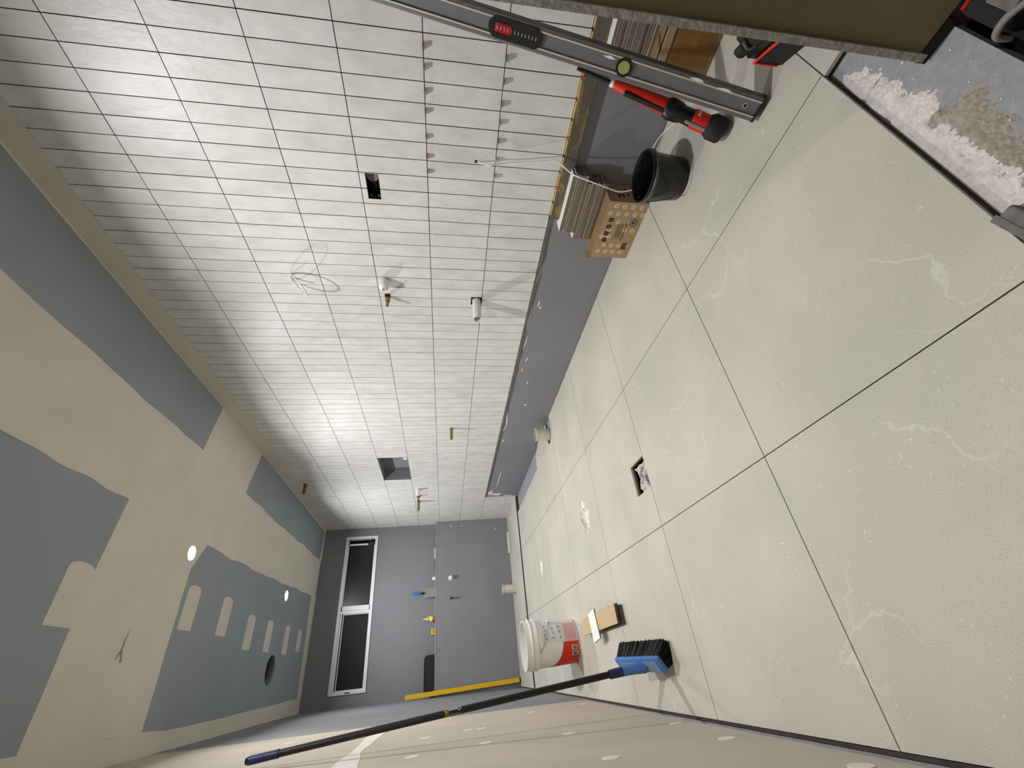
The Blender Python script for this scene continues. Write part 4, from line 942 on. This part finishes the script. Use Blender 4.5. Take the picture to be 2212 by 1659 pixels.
# ------------------------------------------------------------------ broom
A = Vector((-0.020, 2.25, 0.178)); B_ = Vector((-0.030, 2.00, 0.078)); Cc = Vector((-0.083, 2.00, 0.032))
lv = (A-B_); Lb = lv.length; lv.normalize(); wv2 = (Cc-B_); Wb = wv2.length; wv2 = (wv2 - lv*wv2.dot(lv)).normalized(); nb = lv.cross(wv2)
if nb.x < 0: nb = -nb                                                 # bristle direction
BM = Matrix(((lv.x, wv2.x, nb.x, B_.x), (lv.y, wv2.y, nb.y, B_.y), (lv.z, wv2.z, nb.z, B_.z), (0,0,0,1)))
br = thing('broom', (-0.05, 2.1, 0), 'black handled broom with blue head leaning against the cream left wall', 'broom')
b = MB(); b.M = BM; b.box((0, 0, -0.004), (Lb, Wb, 0.016), bev=0.006); bb = b.build('broom_block', M_BLUE, br, True)
b = MB(); b.M = BM; b.box((0.02, 0.016, -0.0065), (Lb-0.03, Wb-0.006, -0.0035), bev=0.001); b.build('recessed_back', M_BLUEGREY, bb)
# bristle tufts
b = MB(); b.M = BM; r_ = random.Random(9)
for i in range(64):
    for j in range(20):
        u = 0.006 + (Lb-0.012)*i/63; v = 0.004 + (Wb-0.008)*j/19
        fl_u = (u/Lb-0.5)*0.03; fl_v = (v/Wb-0.5)*0.028
        for q_ in range(2):
            du, dv = r_.uniform(-0.004, 0.004), r_.uniform(-0.004, 0.004); L = r_.uniform(0.070, 0.077)
            s = 0.0021
            p = (u+du, v+dv, 0.012); e = (u+du+fl_u+r_.uniform(-.003, .003), v+dv+fl_v+r_.uniform(-.003, .003), 0.012+L)
            b.add([(p[0]-s, p[1]-s, p[2]), (p[0]+s, p[1]-s, p[2]), (p[0], p[1]+s, p[2]), (e[0]-s, e[1]-s, e[2]), (e[0]+s, e[1]-s, e[2]), (e[0], e[1]+s, e[2])], [(0,1,4,3),(1,2,5,4),(2,0,3,5),(3,4,5)])
o = b.build('bristles', mat('black_bristle', '#0c0c0d', 0.6), br); o['kind'] = 'stuff'
root = BM @ Vector((Lb*0.42, Wb*0.55, -0.004)); top = Vector((-0.212, 2.270, 1.713))
hdv = (top-root).normalized(); s0 = root + hdv*0.135
b = MB(); b.tube([root - hdv*0.006, root + hdv*0.05, root + hdv*0.10], [0.026, 0.020, 0.018], 16); b.build('socket', M_BLUE, br, True)
b = MB(); b.cyl(root + hdv*0.095, root + hdv*0.155, 0.0185, 0.0175, 18); b.build('socket_collar', M_BLUEDK, br, True)
HR = 0.0128
b = MB(); b.cyl(root + hdv*0.15, top - hdv*0.12, HR, n=24); pole = b.build('handle', mat('black_handle', '#070707', 0.45), br, True)
b = MB(); b.cyl(top - hdv*0.12, top - hdv*0.012, 0.0150, 0.0155, 20); b.build('hand_grip', M_BLUEDK, br, True)
b = MB(); b.cyl(top - hdv*0.012, top, 0.0155, 0.012, 20); b.build('end_cap', M_BLACK, br, True)
# printed brand on the handle, wrapped round the pole
camv = (Vector((0, 0, H)) - (root + hdv*0.75)); camv = (camv - hdv*camv.dot(hdv)).normalized(); sd = camv.cross(hdv)   # sd: letter-up direction
if sd.x > 0: sd = -sd
def wrap(verts, s_along, ang0, size):
    out = []
    for (x, y) in verts:
        th = ang0 + (y*size)/HR
        out.append(tuple(root + hdv*(s_along + x*size) + (camv*math.cos(th) + sd*math.sin(th))*(HR+0.0004)))
    return out
cu = bpy.data.curves.new('print_text', 'FONT'); cu.body = 'Oates'; cu.size = 1.0; cu.resolution_u = 3
to = bpy.data.objects.new('print_text', cu); COL.objects.link(to)
bpy.context.view_layer.update()
me_ = bpy.data.meshes.new_from_object(to.evaluated_get(bpy.context.evaluated_depsgraph_get()))
tv = [(v.co.x, v.co.y) for v in me_.vertices]; tf = [tuple(p.vertices) for p in me_.polygons]
bpy.data.objects.remove(to); bpy.data.curves.remove(cu); bpy.data.meshes.remove(me_)
S_T = 0.795
for (ang, m) in ((-1.25, M_WHITE), (0.35, mat('dim_white_print', '#8f8f8d', 0.5))):
    MB().add(wrap(tv, S_T, ang, 0.020), tf).build('brand_print', m, pole)
for ang in (-0.75, 0.85):
    b = MB()
    for k in range(6):
        a = k*math.pi/3; pts = []
        for (u, v) in ((0.12, 0), (0.35, 0.13), (0.62, 0), (0.35, -0.13)): pts.append((2.95+u*math.cos(a)-v*math.sin(a), 0.2+u*math.sin(a)+v*math.cos(a)))
        b.add(wrap(pts, S_T, ang-0.25, 0.020), [(0, 1, 2, 3)])
    b.build('flower_print', M_YELLOW, pole)['kind'] = 'stuff'

# ------------------------------------------------------------------ rag in the floor waste, dried paste, crumbs
def lump(name, m, c, rx, ry, h, seed, label, cat, res=44, amp=0.7, z0=0.0):
    vs = [(c[0], c[1], z0+h)]; fs = []; rings = 14
    for i in range(1, rings+1):
        for k in range(res):
            a = 2*math.pi*k/res; f = i/rings
            e = 0.9 + amp*mnoise.noise(Vector((math.cos(a)*1.6+seed, math.sin(a)*1.6, seed))) + 0.25*mnoise.noise(Vector((math.cos(a)*6, math.sin(a)*6, seed)))
            x = c[0]+rx*f*e*math.cos(a); y = c[1]+ry*f*e*math.sin(a)
            z = z0 + h*(1-f*f)*(0.25+1.5*abs(mnoise.noise(Vector((x*45, y*45, seed))))+0.5*abs(mnoise.noise(Vector((x*110, y*110, seed))))) + (0.0005 if i == rings else 0)
            vs.append((x, y, max(z, z0+0.0004)))
    for k in range(res): fs.append((0, 1+k, 1+(k+1)%res))
    for i in range(rings-1):
        for k in range(res): fs.append((1+i*res+k, 1+(i+1)*res+k, 1+(i+1)*res+(k+1)%res, 1+i*res+(k+1)%res))
    return tag(MB().add(vs, fs).build(name, m), label, cat)
lump('paste_blob', M_PASTE, (0.775, 2.80), 0.115, 0.075, 0.028, 2.0, 'large dried white paste blob on the floor tiles beyond the floor waste', 'debris')
lump('paste_smear', M_PASTE, (0.785, 4.40), 0.07, 0.05, 0.010, 6.0, 'small dried white paste smear on the far floor tiles', 'debris')
b = MB(); NXX = 22; vs = []; fs = []
for i in range(NXX):
    for j in range(NXX):
        x = drain[0]+0.012+(drain[1]-drain[0]-0.024)*i/(NXX-1); y = drain[2]+0.012+(drain[3]-drain[2]-0.024)*j/(NXX-1)
        vs.append((x, y, -0.020 + 0.016*mnoise.noise(Vector((x*22, y*14, 0.4))) + 0.012*mnoise.noise(Vector((x*60, y*60, 3)))))
for i in range(NXX-1):
    for j in range(NXX-1): fs.append((i*NXX+j, (i+1)*NXX+j, (i+1)*NXX+j+1, i*NXX+j+1))
tag(b.add(vs, fs).build('crumpled_rag', M_CLOTH, None, True), 'crumpled grey and white rag stuffed in the square floor waste', 'rag')
